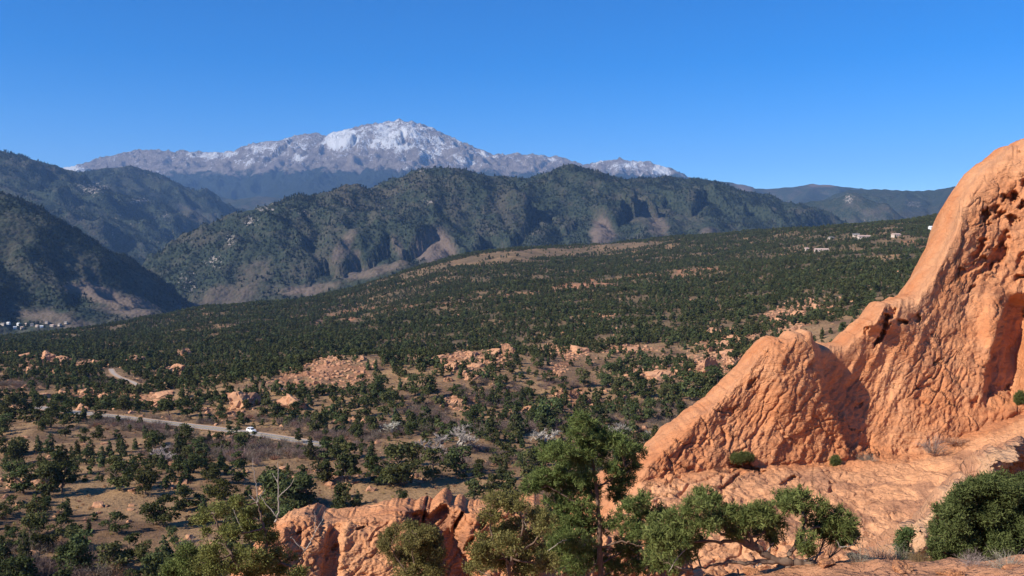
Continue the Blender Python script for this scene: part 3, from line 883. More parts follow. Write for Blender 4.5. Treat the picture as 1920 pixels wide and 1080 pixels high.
def fin_depth(px, py, cr):
    base = ip(px, FIN_BASE)
    Db = ip(px, [(980, 43), (1180, 47), (1500, 52), (1800, 57), (2200, 63)])
    zb = (HOR - base) / F * Db
    hgt = np.maximum(base - py, 0)
    hm = hgt / F * Db
    full = np.maximum(base - cr, 1)
    t = np.clip(hgt / full, 0, 1)
    face = Db + hm * (0.42 + 0.16 * np.sin(px / 90.0)) + 0.5 * np.sin(t * math.pi) * np.minimum(full / 200, 1)
    rl = sstep(1640, 1740, px)
    face = face + (1.3 + 1.9 * rl) * np.exp(-np.maximum(py - cr, 0) / (4.0 + 5.0 * rl)) * np.clip(full / 120, 0.25, 1)
    # slab below the base line: gently falling towards the viewer
    fall = (py - base)
    zs = zb - 0.04 - 0.007 * np.maximum(fall, 0) - 0.00001 * np.maximum(fall, 0) ** 2
    slab = -zs * F / np.maximum(py - HOR, 30)
    w = sstep(-16, 12, py - base + 9 * fbm(np.stack([px / 30, py / 60, px * 0], -1), 3, 905))
    D = face * (1 - w) + np.minimum(slab, Db + .25) * w
    # pinnacle wedge standing proud of the wall, throws the shadow in the notch
    s, e = side_step(px, py, [(1519, 615), (1527, 660), (1531, 690), (1540, 730), (1556, 776), (1590, 850)], 5)
    rec = sstep(-3, 11, s) * (1 - sstep(40, 200, s)) * e * sstep(0, 8, py - cr + 12) * (1 - .45 * sstep(720, 830, py))
    D = D + 1.9 * rec
    D = D - 0.9 * np.exp(-((px - 1478) / 60.0) ** 2) * np.exp(-((py - 720) / 90.0) ** 2)
    # buttress and the alcove to its right
    s2, e2 = side_step(px, py, [(1882, 560), (1878, 585), (1868, 625), (1852, 665), (1843, 720), (1838, 748)], 5)
    rec2 = sstep(-3, 12, s2) * (1 - sstep(40, 75, s2 - (py - 640) * 0.12)) * e2
    D = D + 2.1 * rec2
    D = D - 0.9 * np.exp(-((px - 1862) / 22.0) ** 2 - ((py - 620) / 60.0) ** 2)
    # cleft from the shoulder
    jx = px + 9 * fbm(np.stack([px / 16, py / 16, px * 0], -1), 3, 901); jy = py + 9 * fbm(np.stack([px / 16, py / 16, px * 0 + 5.5], -1), 3, 902)
    for (cx, cy_, rx, ry, dg, a) in ((1660, 600, 14, 8, -55, 1.3), (1668, 587, 13, 9, -40, .9), (1650, 630, 26, 6, -62, 1.0), (1625, 618, 5, 10, 0, .9), (1692, 602, 11, 4.5, 0, 1.0), (1716, 599, 8, 5, 0, .8),
                                     (1845, 400, 8, 10, 20, 1.5), (1898, 368, 11, 11, 0, 1.6), (1880, 373, 7, 8, 0, 1.0), (1866, 392, 8, 5, 0, .8), (1874, 402, 10, 6, -30, .9), (1898, 412, 11, 7, -10, 1.1), (1910, 390, 10, 6, -30, .9),
                                     (1920, 340, 10, 12, 0, .7), (1911, 285, 3.5, 3.5, 0, .5), (1850, 415, 12, 3, 0, .5), (1938, 372, 14, 16, 0, 1.2),
                                     (1830, 470, 26, 9, -60, 1.3), (1822, 500, 34, 6, -28, .9), (1868, 480, 30, 14, -58, 1.5), (1848, 505, 30, 7, -30, .8), (1880, 450, 20, 8, -55, .9), (1912, 520, 14, 5, -35, .8),
                                     (1820, 540, 12, 4, -45, .5), (1910, 490, 16, 5, -60, .7), (1925, 580, 20, 10, -60, 1.0),
                                     (1405, 720, 6, 14, 35, .5), (1370, 770, 18, 4, -45, .4), (1755, 680, 12, 3, -40, .4), (1825, 755, 6, 12, 10, .5), (1890, 740, 5, 18, 0, .6), (1605, 760, 8, 4, -30, .3),
                                     (1480, 905, 20, 7, -12, .7), (1560, 915, 7, 10, 20, .5), (1370, 905, 22, 6, -35, .7), (1352, 925, 8, 16, 20, .6), (1400, 880, 34, 6, 12, .9)):
        D = D + 0.8 * a * sstep(1.3, 0.5, rot_blob(jx, jy, cx, cy_, rx, ry, dg))
    return D

def fin_relief(V, px, py, cr):
    base = ip(px, FIN_BASE)
    on_slab = sstep(-6, 12, py - base)
    low = sstep(560, 760, py) * (1 - on_slab)
    fl1 = flutes(V, 52, 1.5, 7.0, 21, 4)
    fl2 = flutes(V, 60, 0.40, 5.0, 27, 4)
    a = (fl1 - .6) * 0.12 + (fl2 - .6) * (0.025 + 0.03 * low)
    lump = fbm(V / 3.0, 3, 33) * 0.17
    f1, f2, idn = worley(V * np.array([0.55, 0.55, 0.55]) + 0.4 * fbm(V / 1.3, 2, 35)[..., None], 37)
    crack = -0.16 * sstep(0.10, 0.0, f2 - f1) * sstep(0.0, 0.4, fbm(V / 6.0, 3, 39) + 0.12)
    g1, g2, gi = worley(V * np.array([1.5, 1.5, 2.1]), 41)
    pits = -0.07 * sstep(0.33, 0.12, g1) * sstep(0.05, 0.35, fbm(V / 5.0, 3, 43))
    bd = (-V[..., 0] * .788 + V[..., 2] * .616) + .5 * fbm(V / 2.5, 3, 46) + .10 * fbm(V / .5, 2, 47)
    saw = (bd / 1.15) % 1.0
    saw2 = (bd / .37 + .3 * fbm(V / 1.5, 2, 48)) % 1.0
    tm = sstep(-.15, .35, fbm(V / 4.5, 3, 49))
    terr = (saw ** 1.6) * .10 * tm + (saw2 ** 1.4) * .03 * (.35 + .65 * low)
    al = V[..., 0] * .616 + V[..., 2] * .788
    sl1, sl2, sli = worley(np.stack([al / 3.4, V[..., 1] / 3.0, bd / 1.25], -1) + .25 * fbm(V / 1.6, 3, 58)[..., None], 59)
    chip1, chip2, chi = worley(V * np.array([1.1, 1.1, 1.6]) + .35 * fbm(V / .7, 2, 50)[..., None], 52)
    face = a + lump + crack + pits + 0.045 * fbm(V / 0.35, 4, 45, .6) + terr + (chi - .5) * .03 * tm + (sli - .5) * .20 * sstep(-.25, .2, fbm(V / 5.5, 2, 56)) - .13 * sstep(-.1, .25, fbm(V / 4.0, 2, 55)) * sstep(.06, 0, np.abs(pn(np.stack([(V[..., 0] * .616 + V[..., 2] * .788) / 6, V[..., 1] / 3, bd / 1.3], -1), 54)))
    slab = flutes(V, 14, 0.8, 5.0, 51, 4) * 0.13 + fbm(V / 1.8, 5, 53, 0.55) * 0.26 + 0.03 * fbm(V / 0.3, 3, 55) - 0.22 * sstep(0.09, 0.0, f2 - f1) * sstep(-.05, 0.3, fbm(V / 7.0, 3, 57))
    r = face * (1 - on_slab) + slab * on_slab
    smooth_top = 0.25 + 0.75 * sstep(4, 70, py - cr) + 0.0 * px
    smooth_top = np.where(px < 1500, 0.55 + 0.45 * sstep(2, 30, py - cr), smooth_top)
    return r, smooth_top
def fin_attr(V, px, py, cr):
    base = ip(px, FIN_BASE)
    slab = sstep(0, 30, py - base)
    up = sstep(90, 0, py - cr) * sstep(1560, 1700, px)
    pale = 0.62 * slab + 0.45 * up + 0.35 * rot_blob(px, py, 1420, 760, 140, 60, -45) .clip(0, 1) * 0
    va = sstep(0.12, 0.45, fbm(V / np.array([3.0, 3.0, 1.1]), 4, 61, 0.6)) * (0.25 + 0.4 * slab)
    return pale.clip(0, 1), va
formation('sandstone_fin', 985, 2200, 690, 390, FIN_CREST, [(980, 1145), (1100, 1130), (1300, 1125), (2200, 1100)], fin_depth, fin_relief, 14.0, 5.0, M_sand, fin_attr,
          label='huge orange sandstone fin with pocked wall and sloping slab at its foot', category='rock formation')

# ---- low ridge below, behind the foreground trees
RC = [(420, 1090), (470, 1030), (505, 985), (530, 968), (556, 955), (572, 952), (588, 955), (605, 964), (640, 960), (690, 953), (720, 945), (742, 938), (760, 936), (776, 941), (786, 936), (797, 940), (806, 946), (820, 932), (832, 928),
      (846, 938), (862, 934), (874, 944), (900, 942), (920, 938), (960, 936), (1000, 931), (1020, 936), (1040, 950), (1080, 975), (1130, 985), (1180, 990), (1240, 1005), (1300, 1030)]
def ridge_depth(px, py, cr):
    Db = ip(px, [(420, 23), (560, 25), (800, 26.5), (1000, 28), (1300, 31)])
    D = Db - (py - cr) / F * Db * 0.62 + 1.6 * np.exp(-(py - cr) / 8.0)
    for pl, dep, wid in (([(772, 930), (766, 965), (778, 1000), (800, 1050), (815, 1110)], 1.15, (62, 100)), ([(612, 955), (614, 990), (606, 1030), (596, 1110)], .42, (16, 40)), ([(848, 925), (850, 960), (846, 1010)], .4, (16, 34))):
        s, e = side_step(px, py, pl, 4)
        D = D + dep * sstep(-3, 8, s) * (1 - sstep(wid[0], wid[1], s)) * e * sstep(2, 22, py - cr)
    s, e = side_step(px, py, [(800, 930), (796, 960), (792, 985), (796, 1010)], 4)
    D = D + 0.5 * np.exp(-(s / 2.5) ** 2) * e
    for (cx, cy_, rx, ry, dg, a) in ((676, 990, 12, 3, -30, .2), (628, 1028, 9, 4, -50, .18), (700, 1010, 10, 2.5, -30, .15), (905, 985, 14, 4, -55, .4), (880, 1020, 16, 4, -55, .4), (930, 1000, 22, 4, -55, .35), (950, 960, 12, 3, -50, .3),
                                     (862, 975, 20, 5, -60, .5), (890, 1050, 22, 6, -55, .5), (925, 955, 10, 3, -60, .25), (560, 1000, 8, 4, -40, .25)):
        D = D + a * sstep(1.2, 0.6, rot_blob(px, py, cx, cy_, rx, ry, dg))
    return D
def ridge_relief(V, px, py, cr):
    fl = flutes(V, 45, 0.5, 2.2, 121, 5)
    f1, f2, idn = worley(V * 1.9 + 0.5 * fbm(V / 0.6, 2, 131)[..., None], 133)
    r = (fl - .6) * 0.085 + fbm(V / 1.1, 5, 135, 0.5) * 0.17 + (idn - .5) * 0.03 - 0.09 * sstep(0.11, 0, f2 - f1) * sstep(-.1, .3, fbm(V / 2.5, 3, 137)) + 0.03 * fbm(V / 0.12, 3, 139)
    bd = -V[..., 0] * .7 + V[..., 2] * .7 + .25 * fbm(V / 1.2, 3, 146)
    b1, b2, bi = worley(np.stack([(V[..., 0] * .7 + V[..., 2] * .7) / 1.3, V[..., 1] / 1.2, bd / .55], -1) + .2 * fbm(V / .7, 3, 147)[..., None], 148)
    r = r + (bi - .5) * .10 + .05 * ((bd / .33) % 1.0) ** 1.5 - .07 * sstep(.06, 0, np.abs(pn(np.stack([(V[..., 0] + V[..., 2]) / 3, V[..., 1] / 2, bd / .6], -1), 149)))
    right = sstep(860, 900, px)
    r = r + right * (flutes(V, 55, 0.34, 2.0, 141, 4) - .6) * 0.13
    return r, 0.35 + 0.4 * sstep(1, 20, py - cr)
def ridge_attr(V, px, py, cr):
    n = fbm(V / 1.6, 4, 145)
    return 0.25 * sstep(40, 120, py - cr) + 0 * px, sstep(0.1, 0.5, n) * 0.8
formation('sandstone_ridge', 424, 1296, 470, 205, RC, [(420, 1150), (1300, 1150)], ridge_depth, ridge_relief, 5.0, 2.0, M_sand2, ridge_attr, drop=7.0,
          label='low broken sandstone ridge with a dark shaded cleft below the valley meadow', category='rock ridge')

# ---- pale edged outcrop beside the dense juniper
OC = [(1660, 1095), (1690, 1040), (1705, 1012), (1722, 985), (1740, 968), (1755, 945), (1775, 925), (1792, 905), (1800, 902), (1815, 900), (1835, 894), (1845, 868), (1862, 848), (1885, 842), (1903, 831), (1912, 826), (1925, 838), (1960, 820), (2060, 800), (2150, 820)]
def oc_depth(px, py, cr):
    Db = ip(px, [(1660, 20), (1800, 23), (1920, 25), (2150, 25)])
    D = Db - (py - cr) / F * Db * 0.45 + 1.2 * np.exp(-(py - cr) / 7.0)
    # its right hand side falls back into shade
    s, e = side_step(px, py, [(1915, 800), (1900, 850), (1868, 880), (1852, 905), (1800, 940), (1760, 1000), (1720, 1095)], 4)
    return D + np.clip(s, 0, 200) * 0.045 * e * sstep(0, 12, s) + 0.9 * sstep(0, 8, s) * e
def oc_relief(V, px, py, cr):
    f1, f2, idn = worley(V * 1.5, 233)
    return fbm(V / 0.9, 5, 235, 0.58) * 0.28 + (flutes(V, 50, 0.5, 2.0, 237, 4) - .6) * 0.13 - 0.14 * sstep(0.1, 0, f2 - f1), 0.7 + 0.3 * sstep(1, 20, py - cr)
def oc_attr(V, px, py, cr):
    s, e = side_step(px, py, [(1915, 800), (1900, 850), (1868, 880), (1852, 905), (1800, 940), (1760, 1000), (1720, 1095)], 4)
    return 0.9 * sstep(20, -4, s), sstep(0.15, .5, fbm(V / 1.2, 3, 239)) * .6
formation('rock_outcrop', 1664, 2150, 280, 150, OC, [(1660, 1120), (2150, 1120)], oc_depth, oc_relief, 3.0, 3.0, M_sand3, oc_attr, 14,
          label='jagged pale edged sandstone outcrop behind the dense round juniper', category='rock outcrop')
# ================================================================== TREES, SCRUB AND ROCKS OF THE VALLEY
def foliage_mat(name, dark, light, transl=0.22, var=0.36):
    m = Mat(name)
    rnd = m.n('ObjectInfo').outputs['Random']
    t = m.attr('tint')
    c = m.mix(t, dark, light)
    hs = m.n('HueSaturation')
    m.set(hs.inputs['Color'], c)
    m.set(hs.inputs['Value'], m.math('ADD', m.math('MULTIPLY', rnd, var * 2), 1 - var))
    m.set(hs.inputs['Hue'], m.math('ADD', m.math('MULTIPLY', m.math('FRACT', m.math('MULTIPLY', rnd, 7.13)), 0.07), 0.462))
    d = m.n('BsdfDiffuse'); m.set(d.inputs['Color'], hs.outputs[0])
    tr = m.n('BsdfTranslucent'); m.set(tr.inputs['Color'], hs.outputs[0])
    mx = m.n('MixShader'); mx.inputs[0].default_value = transl
    m.t.links.new(d.outputs[0], mx.inputs[1]); m.t.links.new(tr.outputs[0], mx.inputs[2])
    m.t.links.new(mx.outputs[0], m.out.inputs['Surface'])
    return m.m

M_pin = foliage_mat('pinyon_needles', (0.035, 0.043, 0.018), (0.132, 0.142, 0.055))
M_jun = foliage_mat('juniper_scales', (0.034, 0.044, 0.020), (0.118, 0.132, 0.056))
M_olive = foliage_mat('olive_oak_leaves', (0.06, 0.055, 0.02), (0.15, 0.125, 0.045))
M_twig = foliage_mat('grey_bare_twigs', (0.105, 0.075, 0.062), (0.25, 0.19, 0.155), 0.0, 0.3)
M_pale = foliage_mat('pale_bare_twigs', (0.28, 0.24, 0.20), (0.50, 0.45, 0.385), 0.0, 0.12)
M_dry = foliage_mat('dry_grass_blades', (0.26, 0.165, 0.075), (0.56, 0.39, 0.20), 0.1, 0.25)
M_russet = foliage_mat('russet_brush_twigs', (0.13, 0.07, 0.042), (0.27, 0.155, 0.09), 0.0, 0.2)
M_bark = simple('grey_brown_bark', (0.14, 0.10, 0.075), 0.9, 0.1, 0.45, 20)
M_bark2 = simple('silver_dead_wood', (0.40, 0.35, 0.30), 0.85, 0.1, 0.35, 20)

def tubes(paths, sides=5):
    """paths: list of (points (n,3), radii (n,))"""
    VV = []; FF = []; off = 0
    ang = np.linspace(0, 2 * math.pi, sides, endpoint=False)
    for pt, rad in paths:
        pt = np.asarray(pt, float); rad = np.asarray(rad, float)
        T = np.gradient(pt, axis=0)
        T /= np.linalg.norm(T, axis=1)[:, None] + 1e-9
        ref = np.where(np.abs(T[:, 2:3]) > 0.9, np.array([[1., 0, 0]]), np.array([[0, 0, 1.]]))
        A = np.cross(T, ref); A /= np.linalg.norm(A, axis=1)[:, None] + 1e-9
        B = np.cross(T, A)
        ring = pt[:, None] + rad[:, None, None] * (A[:, None] * np.cos(ang)[None, :, None] + B[:, None] * np.sin(ang)[None, :, None])
        VV.append(ring.reshape(-1, 3))
        n = len(pt)
        i = np.arange(n - 1)[:, None] * sides; j = np.arange(sides)[None]; j2 = (j + 1) % sides
        FF.append((np.stack([i + j, i + j2, i + sides + j2, i + sides + j], -1) + off).reshape(-1, 4))
        off += n * sides
    return np.concatenate(VV), np.concatenate(FF)

def quads_at(c, nrm, size, rng, aspect=1.0):
    """one quad per centre, facing roughly nrm"""
    n = len(c)
    r = rng.normal(size=(n, 3))
    A = np.cross(nrm, r); A /= np.linalg.norm(A, axis=1)[:, None] + 1e-9
    B = np.cross(nrm, A); B /= np.linalg.norm(B, axis=1)[:, None] + 1e-9
    s = np.asarray(size).reshape(-1, 1)
    A = A * s; B = B * s * aspect
    bend = nrm * s * 0.35
    V = np.stack([c - A - B * .6, c + A * .7 - B - bend, c + A + B * .7, c - A * .6 + B - bend], 1).reshape(-1, 3)
    return V, np.arange(4 * n).reshape(n, 4)

def crown_mesh(name, kind, nfaces, fsize, seed, mat):
    rng = np.random.default_rng(seed)
    blobs = []
    if kind == 'round':
        for i in range(18):
            a = rng.uniform(0, 6.283); r = rng.uniform(0, .27) ; z = rng.uniform(.14, .84)
            r *= 1.25 - 0.7 * abs(z - .4)
            blobs.append((r * math.cos(a), r * math.sin(a), z, rng.uniform(.13, .2), rng.uniform(.11, .17)))
    elif kind == 'cone':
        for i in range(15):
            z = .08 + .84 * (i / 14); rr = .26 * (1 - z) ** .75 + .03
            a = rng.uniform(0, 6.283); r = rng.uniform(0, .6) * rr
            blobs.append((r * math.cos(a), r * math.sin(a), z, rr * rng.uniform(.65, .95), .11))
    elif kind == 'wide':
        for i in range(17):
            a = rng.uniform(0, 6.283); r = rng.uniform(.05, .50); z = rng.uniform(.16, .84) - .2 * r
            blobs.append((r * math.cos(a), r * math.sin(a), z, rng.uniform(.14, .22), rng.uniform(.10, .15)))
    else:          # open pine
        for i in range(15):
            z = rng.uniform(.26, .95); rr = .34 * (1.08 - z) ** .6
            a = rng.uniform(0, 6.283); r = rng.uniform(.25, 1) * rr
            blobs.append((r * math.cos(a), r * math.sin(a), z, rng.uniform(.09, .15), rng.uniform(.06, .10)))
    blobs = np.array(blobs)
    w = blobs[:, 3] ** 2 * 1.0
    bi = rng.choice(len(blobs), nfaces, p=w / w.sum())
    d = rng.normal(size=(nfaces, 3)); d /= np.linalg.norm(d, axis=1)[:, None]
    d[:, 2] = np.where(d[:, 2] < -0.35, -d[:, 2], d[:, 2])
    rad = rng.uniform(.55, 1.12, nfaces)[:, None]
    b = blobs[bi]
    c = b[:, :3] + d * rad * np.stack([b[:, 3], b[:, 3], b[:, 4]], -1)
    nrm = d + rng.normal(size=(nfaces, 3)) * 0.55
    nrm /= np.linalg.norm(nrm, axis=1)[:, None]
    V, f = quads_at(c, nrm, fsize * rng.uniform(.6, 1.35, nfaces), rng, .8)
    V[:, 2] = np.maximum(V[:, 2], 0.03)
    tint = np.repeat(np.clip(rng.normal(.42, .22, nfaces) + 0.15 * (rng.random(len(blobs))[bi] - .5), 0, 1), 4)
    return mesh_np(name, V, f, False, {'tint': tint}, mat)

def trunk_mesh(name, seed, kind):
    rng = np.random.default_rng(seed)
    paths = []
    lean = rng.normal(0, .03, 2)
    z = np.linspace(-.06, .8 if kind in ('cone', 'pine') else .6, 6)
    tr = np.stack([lean[0] * z * 3 + .02 * np.sin(z * 9), lean[1] * z * 3, z], -1)
    paths.append((tr, np.linspace(.035, .010, 6)))
    for i in range(6):
        a = rng.uniform(0, 6.283); z0 = rng.uniform(.15, .5); L = rng.uniform(.14, .3)
        base = np.array([np.interp(z0, z, tr[:, k]) for k in range(3)])
        s = np.linspace(0, 1, 4)[:, None]
        e = np.array([math.cos(a) * L, math.sin(a) * L, L * rng.uniform(.3, .9)])
        paths.append((base + s * e + s ** 2 * np.array([0, 0, .03]), np.linspace(.014, .005, 4)))
    V, f = tubes(paths, 5)
    return mesh_np(name, V, f, True, None, M_bark)

def twig_bush(name, n, seed, mat, spread=.9, h=1.0, w=.012, curve=.25):
    """dome of thin bare twigs, unit height"""
    rng = np.random.default_rng(seed)
    Vs = []; tint = []
    for i in range(n):
        a = rng.uniform(0, 6.283); el = rng.uniform(.25, 1.45)
        L = h * rng.uniform(.55, 1.05)
        d = np.array([math.cos(a) * math.cos(el) * spread, math.sin(a) * math.cos(el) * spread, math.sin(el)])
        p0 = np.array([math.cos(a), math.sin(a), 0]) * rng.uniform(0, .22)
        side = np.cross(d, rng.normal(size=3)); side /= np.linalg.norm(side)
        mid = p0 + d * L * .5 + np.array([0, 0, .06]) + rng.normal(size=3) * .04
        tip = p0 + d * L + rng.normal(size=3) * .05 * (1 + curve)
        Vs += [p0 - side * w, p0 + side * w, mid + side * w * .8, mid - side * w * .8, tip, tip]
        t = rng.uniform(0, 1)
        tint += [t] * 6
        for k in range(3):
            q = mid + (tip - mid) * rng.uniform(-.4, .8)
            e = q + (d * .5 + rng.normal(size=3) * .55) * L * .3
            e[2] = max(e[2], .02)
            s2 = np.cross(e - q, rng.normal(size=3)); s2 /= np.linalg.norm(s2) + 1e-9
            Vs += [q - s2 * w * .6, q + s2 * w * .6, (q + e) / 2 + s2 * w * .5, (q + e) / 2 - s2 * w * .5, e, e]
            tint += [t] * 6
    V = np.array(Vs)
    k = len(V) // 6
    i = np.arange(k) * 6
    f4 = np.stack([i, i + 1, i + 2, i + 3], -1)
    f3 = np.stack([i + 3, i + 2, i + 4], -1)
    return mesh_np(name, V, [f4, f3], False, {'tint': np.array(tint)}, mat)

def rock_mesh(name, seed, flat, mat, sub=4):
    import bmesh
    bm = bmesh.new()
    bmesh.ops.create_icosphere(bm, subdivisions=sub, radius=1.0)
    V = np.array([v.co[:] for v in bm.verts]); Fc = np.array([[v.index for v in f.verts] for f in bm.faces])
    bm.free()
    rng = np.random.default_rng(seed)
    q = V + rng.uniform(-50, 50, 3)
    # cut by random planes for a blocky, fractured body
    for i in range(16):
        n = rng.normal(size=3); n /= np.linalg.norm(n)
        dd = rng.uniform(.42, .85)
        s = V @ n
        V = V - np.maximum(s - dd, 0)[:, None] * n * .98
    V = V * (1 + .16 * fbm(q * 1.3, 4, seed)[:, None])
    lay = np.sin((V[:, 2] + .25 * fbm(q, 2, seed + 3)) * 15 / max(flat, .3))
    V[:, :2] *= (1 + .045 * lay)[:, None]
    w1, w2, wi = worley(q * 2.1, seed + 7)
    V = V + (.05 * ridged(q * 3.3, 3, seed + 5) + .16 * (wi - .5) - .14 * sstep(.1, 0, w2 - w1))[:, None] * V
    V = V * np.array([1, .8, flat])
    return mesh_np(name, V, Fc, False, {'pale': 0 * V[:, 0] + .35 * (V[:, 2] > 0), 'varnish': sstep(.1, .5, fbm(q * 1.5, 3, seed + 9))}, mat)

# ---- crowns shared by the trees one can tell apart and by the mass of trees behind them
KINDS = ['round', 'round', 'cone', 'wide', 'pine', 'cone', 'wide']
near_crowns = [crown_mesh('crown', k, 1100 if k != 'cone' else 850, .030, 900 + i, M_olive if i == 6 else M_jun if k == 'cone' else M_pin) for i, k in enumerate(KINDS)]
near_trunks = [trunk_mesh('trunk', 950 + i, k) for i, k in enumerate(KINDS)]
far_crowns = [crown_mesh('crown', k, 150, .075, 980 + i, M_jun if k == 'cone' else M_pin) for i, k in enumerate(['round', 'round', 'cone', 'wide'])]
far_trunk = trunk_mesh('trunk', 990, 'round')

LAB = {0: 'round pinyon pine', 1: 'bushy pinyon pine', 2: 'narrow conical juniper', 3: 'wide spreading pinyon pine', 4: 'open branched pine', 5: 'slim pointed juniper', 6: 'olive brown scrub oak'}
CATK = {0: 'pine', 1: 'pine', 2: 'juniper', 3: 'pine', 4: 'pine', 5: 'juniper', 6: 'oak'}
def zone(px, py):
    if py > 855:
        return ('on the tan meadow floor below the road', 'trees on the meadow floor') if px < 620 else ('on the flat just behind the low sandstone ridge', 'trees behind the sandstone ridge')
    if px < 560:
        return ('along the road by the grey scrub', 'trees along the road') if py > 770 else ('among the pink slabs above the road', 'trees above the road')
    if py > 790:
        return ('in the grey thicket at the foot of the rocky hill', 'trees in the thicket')
    return ('on the rocky red hillside beyond the thicket', 'trees on the red hillside')

MARKS = [(465, 806, 'the white car'), (452, 766, 'the largest pink slab'), (236, 714, 'the bend of the far track'), (790, 790, 'the grey thicket'), (862, 842, 'the tallest pale cottonwood'), (1230, 830, 'the tan clearing'),
         (952, 668, 'the pink rock knob'), (700, 940, 'the low sandstone ridge'), (420, 960, 'the dead topped juniper'), (292, 768, 'the humped slab by the road'), (170, 778, 'the hidden end of the road'), (735, 812, 'the small ashen tree'), (300, 870, 'the faint grey tree'),
         (190, 850, 'the cluster of slim junipers'), (230, 935, 'the dry grass opening'), (1235, 712, 'the low pink hump'), (1330, 745, 'the great fin'), (60, 1060, 'the grey brush'), (60, 885, 'the pale sandy strip'), (1000, 880, 'the round dark pine'), (600, 700, 'the rocky hilltop'), (1085, 662, 'the pale ledge')]
_mq = ground_at([m_[0] for m_ in MARKS], [m_[1] for m_ in MARKS])
def add_tree(pos, height, kind, rng, px, py, near=True):
    zl, zg = zone(px, py)
    mk = MARKS[int(np.argmin(np.hypot(_mq[:, 0] - pos[0], (_mq[:, 1] - pos[1]) * .7)))][2]
    zl = {'trees on the meadow floor': 'on the meadow', 'trees behind the sandstone ridge': 'on the flat', 'trees along the road': 'by the road', 'trees above the road': 'above the road', 'trees in the thicket': 'in scrub', 'trees on the red hillside': 'on red hillside'}[zg] + ' near ' + mk
    zl = zl.replace('by the road near the humped slab by the road', 'near the humped slab by the road')
    pre = 'small ' if height < 3.5 else 'tall ' if height > 5.3 else ''
    nm = {'juniper': 'juniper_tree', 'pine': 'pinyon_tree', 'oak': 'oak_tree'}[CATK[kind]]
    o = link(nm, None, None, tuple(pos), rng.uniform(0, 6.283), height, label=pre + LAB[kind] + ' ' + zl, category=CATK[kind] + ' tree', group=zg)
    o.empty_display_size = 0.2
    a = rng.uniform(.9, 1.25)
    o.scale = (height * a, height * a, height)
    link('trunk', near_trunks[kind], o)
    link('crown', near_crowns[kind], o)
    return o

# trees one can pick out in the photograph: foot of the trunk (px, py), height in px, kind
Z4 = [(565, 682, 132, 0), (690, 702, 122, 1), (232, 705, 150, 0), (290, 690, 175, 4), (110, 690, 120, 0), (80, 560, 125, 1), (30, 560, 60, 2), (50, 795, 90, 3), (155, 832, 108, 1), (170, 965, 150, 0), (235, 968, 90, 1),
      (60, 965, 112, 3), (340, 1015, 150, 0), (530, 1066, 150, 1), (620, 1012, 125, 0), (682, 1022, 110, 1), (550, 882, 105, 3), (320, 803, 90, 2), (770, 852, 150, 3), (722, 840, 110, 1), (870, 772, 110, 0), (825, 935, 85, 0),
      (1010, 645, 90, 1), (1130, 640, 108, 0), (1060, 725, 90, 3), (940, 760, 70, 3), (1380, 780, 150, 0), (1300, 745, 170, 1), (1430, 765, 150, 0), (1600, 780, 130, 2), (1690, 775, 80, 1), (1640, 640, 165, 4), (1530, 640, 110, 1), (1850, 660, 190, 0), (1780, 655, 90, 3),
      (210, 592, 72, 2), (240, 505, 92, 5), (275, 552, 70, 2), (300, 542, 80, 5), (340, 545, 72, 5), (365, 502, 62, 2), (430, 524, 82, 5), (482, 545, 72, 5), (520, 515, 70, 2), (580, 516, 72, 5), (640, 485, 50, 2), (685, 432, 60, 5),
      (850, 492, 62, 2), (790, 402, 42, 5), (190, 560, 60, 5), (180, 490, 70, 2), (110, 500, 70, 2), (20, 510, 80, 0), (75, 520, 95, 1), (470, 442, 72, 1), (400, 455, 72, 0), (310, 424, 82, 0), (725, 474, 82, 1), (880, 455, 95, 1), (850, 560, 50, 0),
      (1030, 494, 85, 0), (1120, 446, 72, 3), (1085, 395, 45, 0), (1200, 437, 40, 0), (1415, 455, 68, 4), (1620, 480, 60, 0), (1540, 500, 95, 4), (990, 450, 55, 2), (1045, 320, 70, 5), (1165, 300, 55, 1), (885, 330, 75, 0), (800, 320, 85, 4),
      (650, 290, 60, 0), (580, 300, 70, 1), (720, 300, 45, 0), (460, 345, 50, 4), (270, 320, 95, 0), (310, 345, 80, 1), (240, 380, 90, 3), (60, 340, 110, 0), (120, 330, 80, 1), (180, 330, 70, 0), (20, 400, 90, 1), (550, 430, 40, 0), (205, 400, 60, 1),
      (1250, 330, 80, 0), (1310, 345, 85, 1), (1400, 330, 70, 0), (1500, 400, 90, 1), (1545, 410, 60, 2), (1620, 400, 70, 0), (1690, 430, 85, 1), (420, 870, 60, 2), (905, 850, 60, 1)]
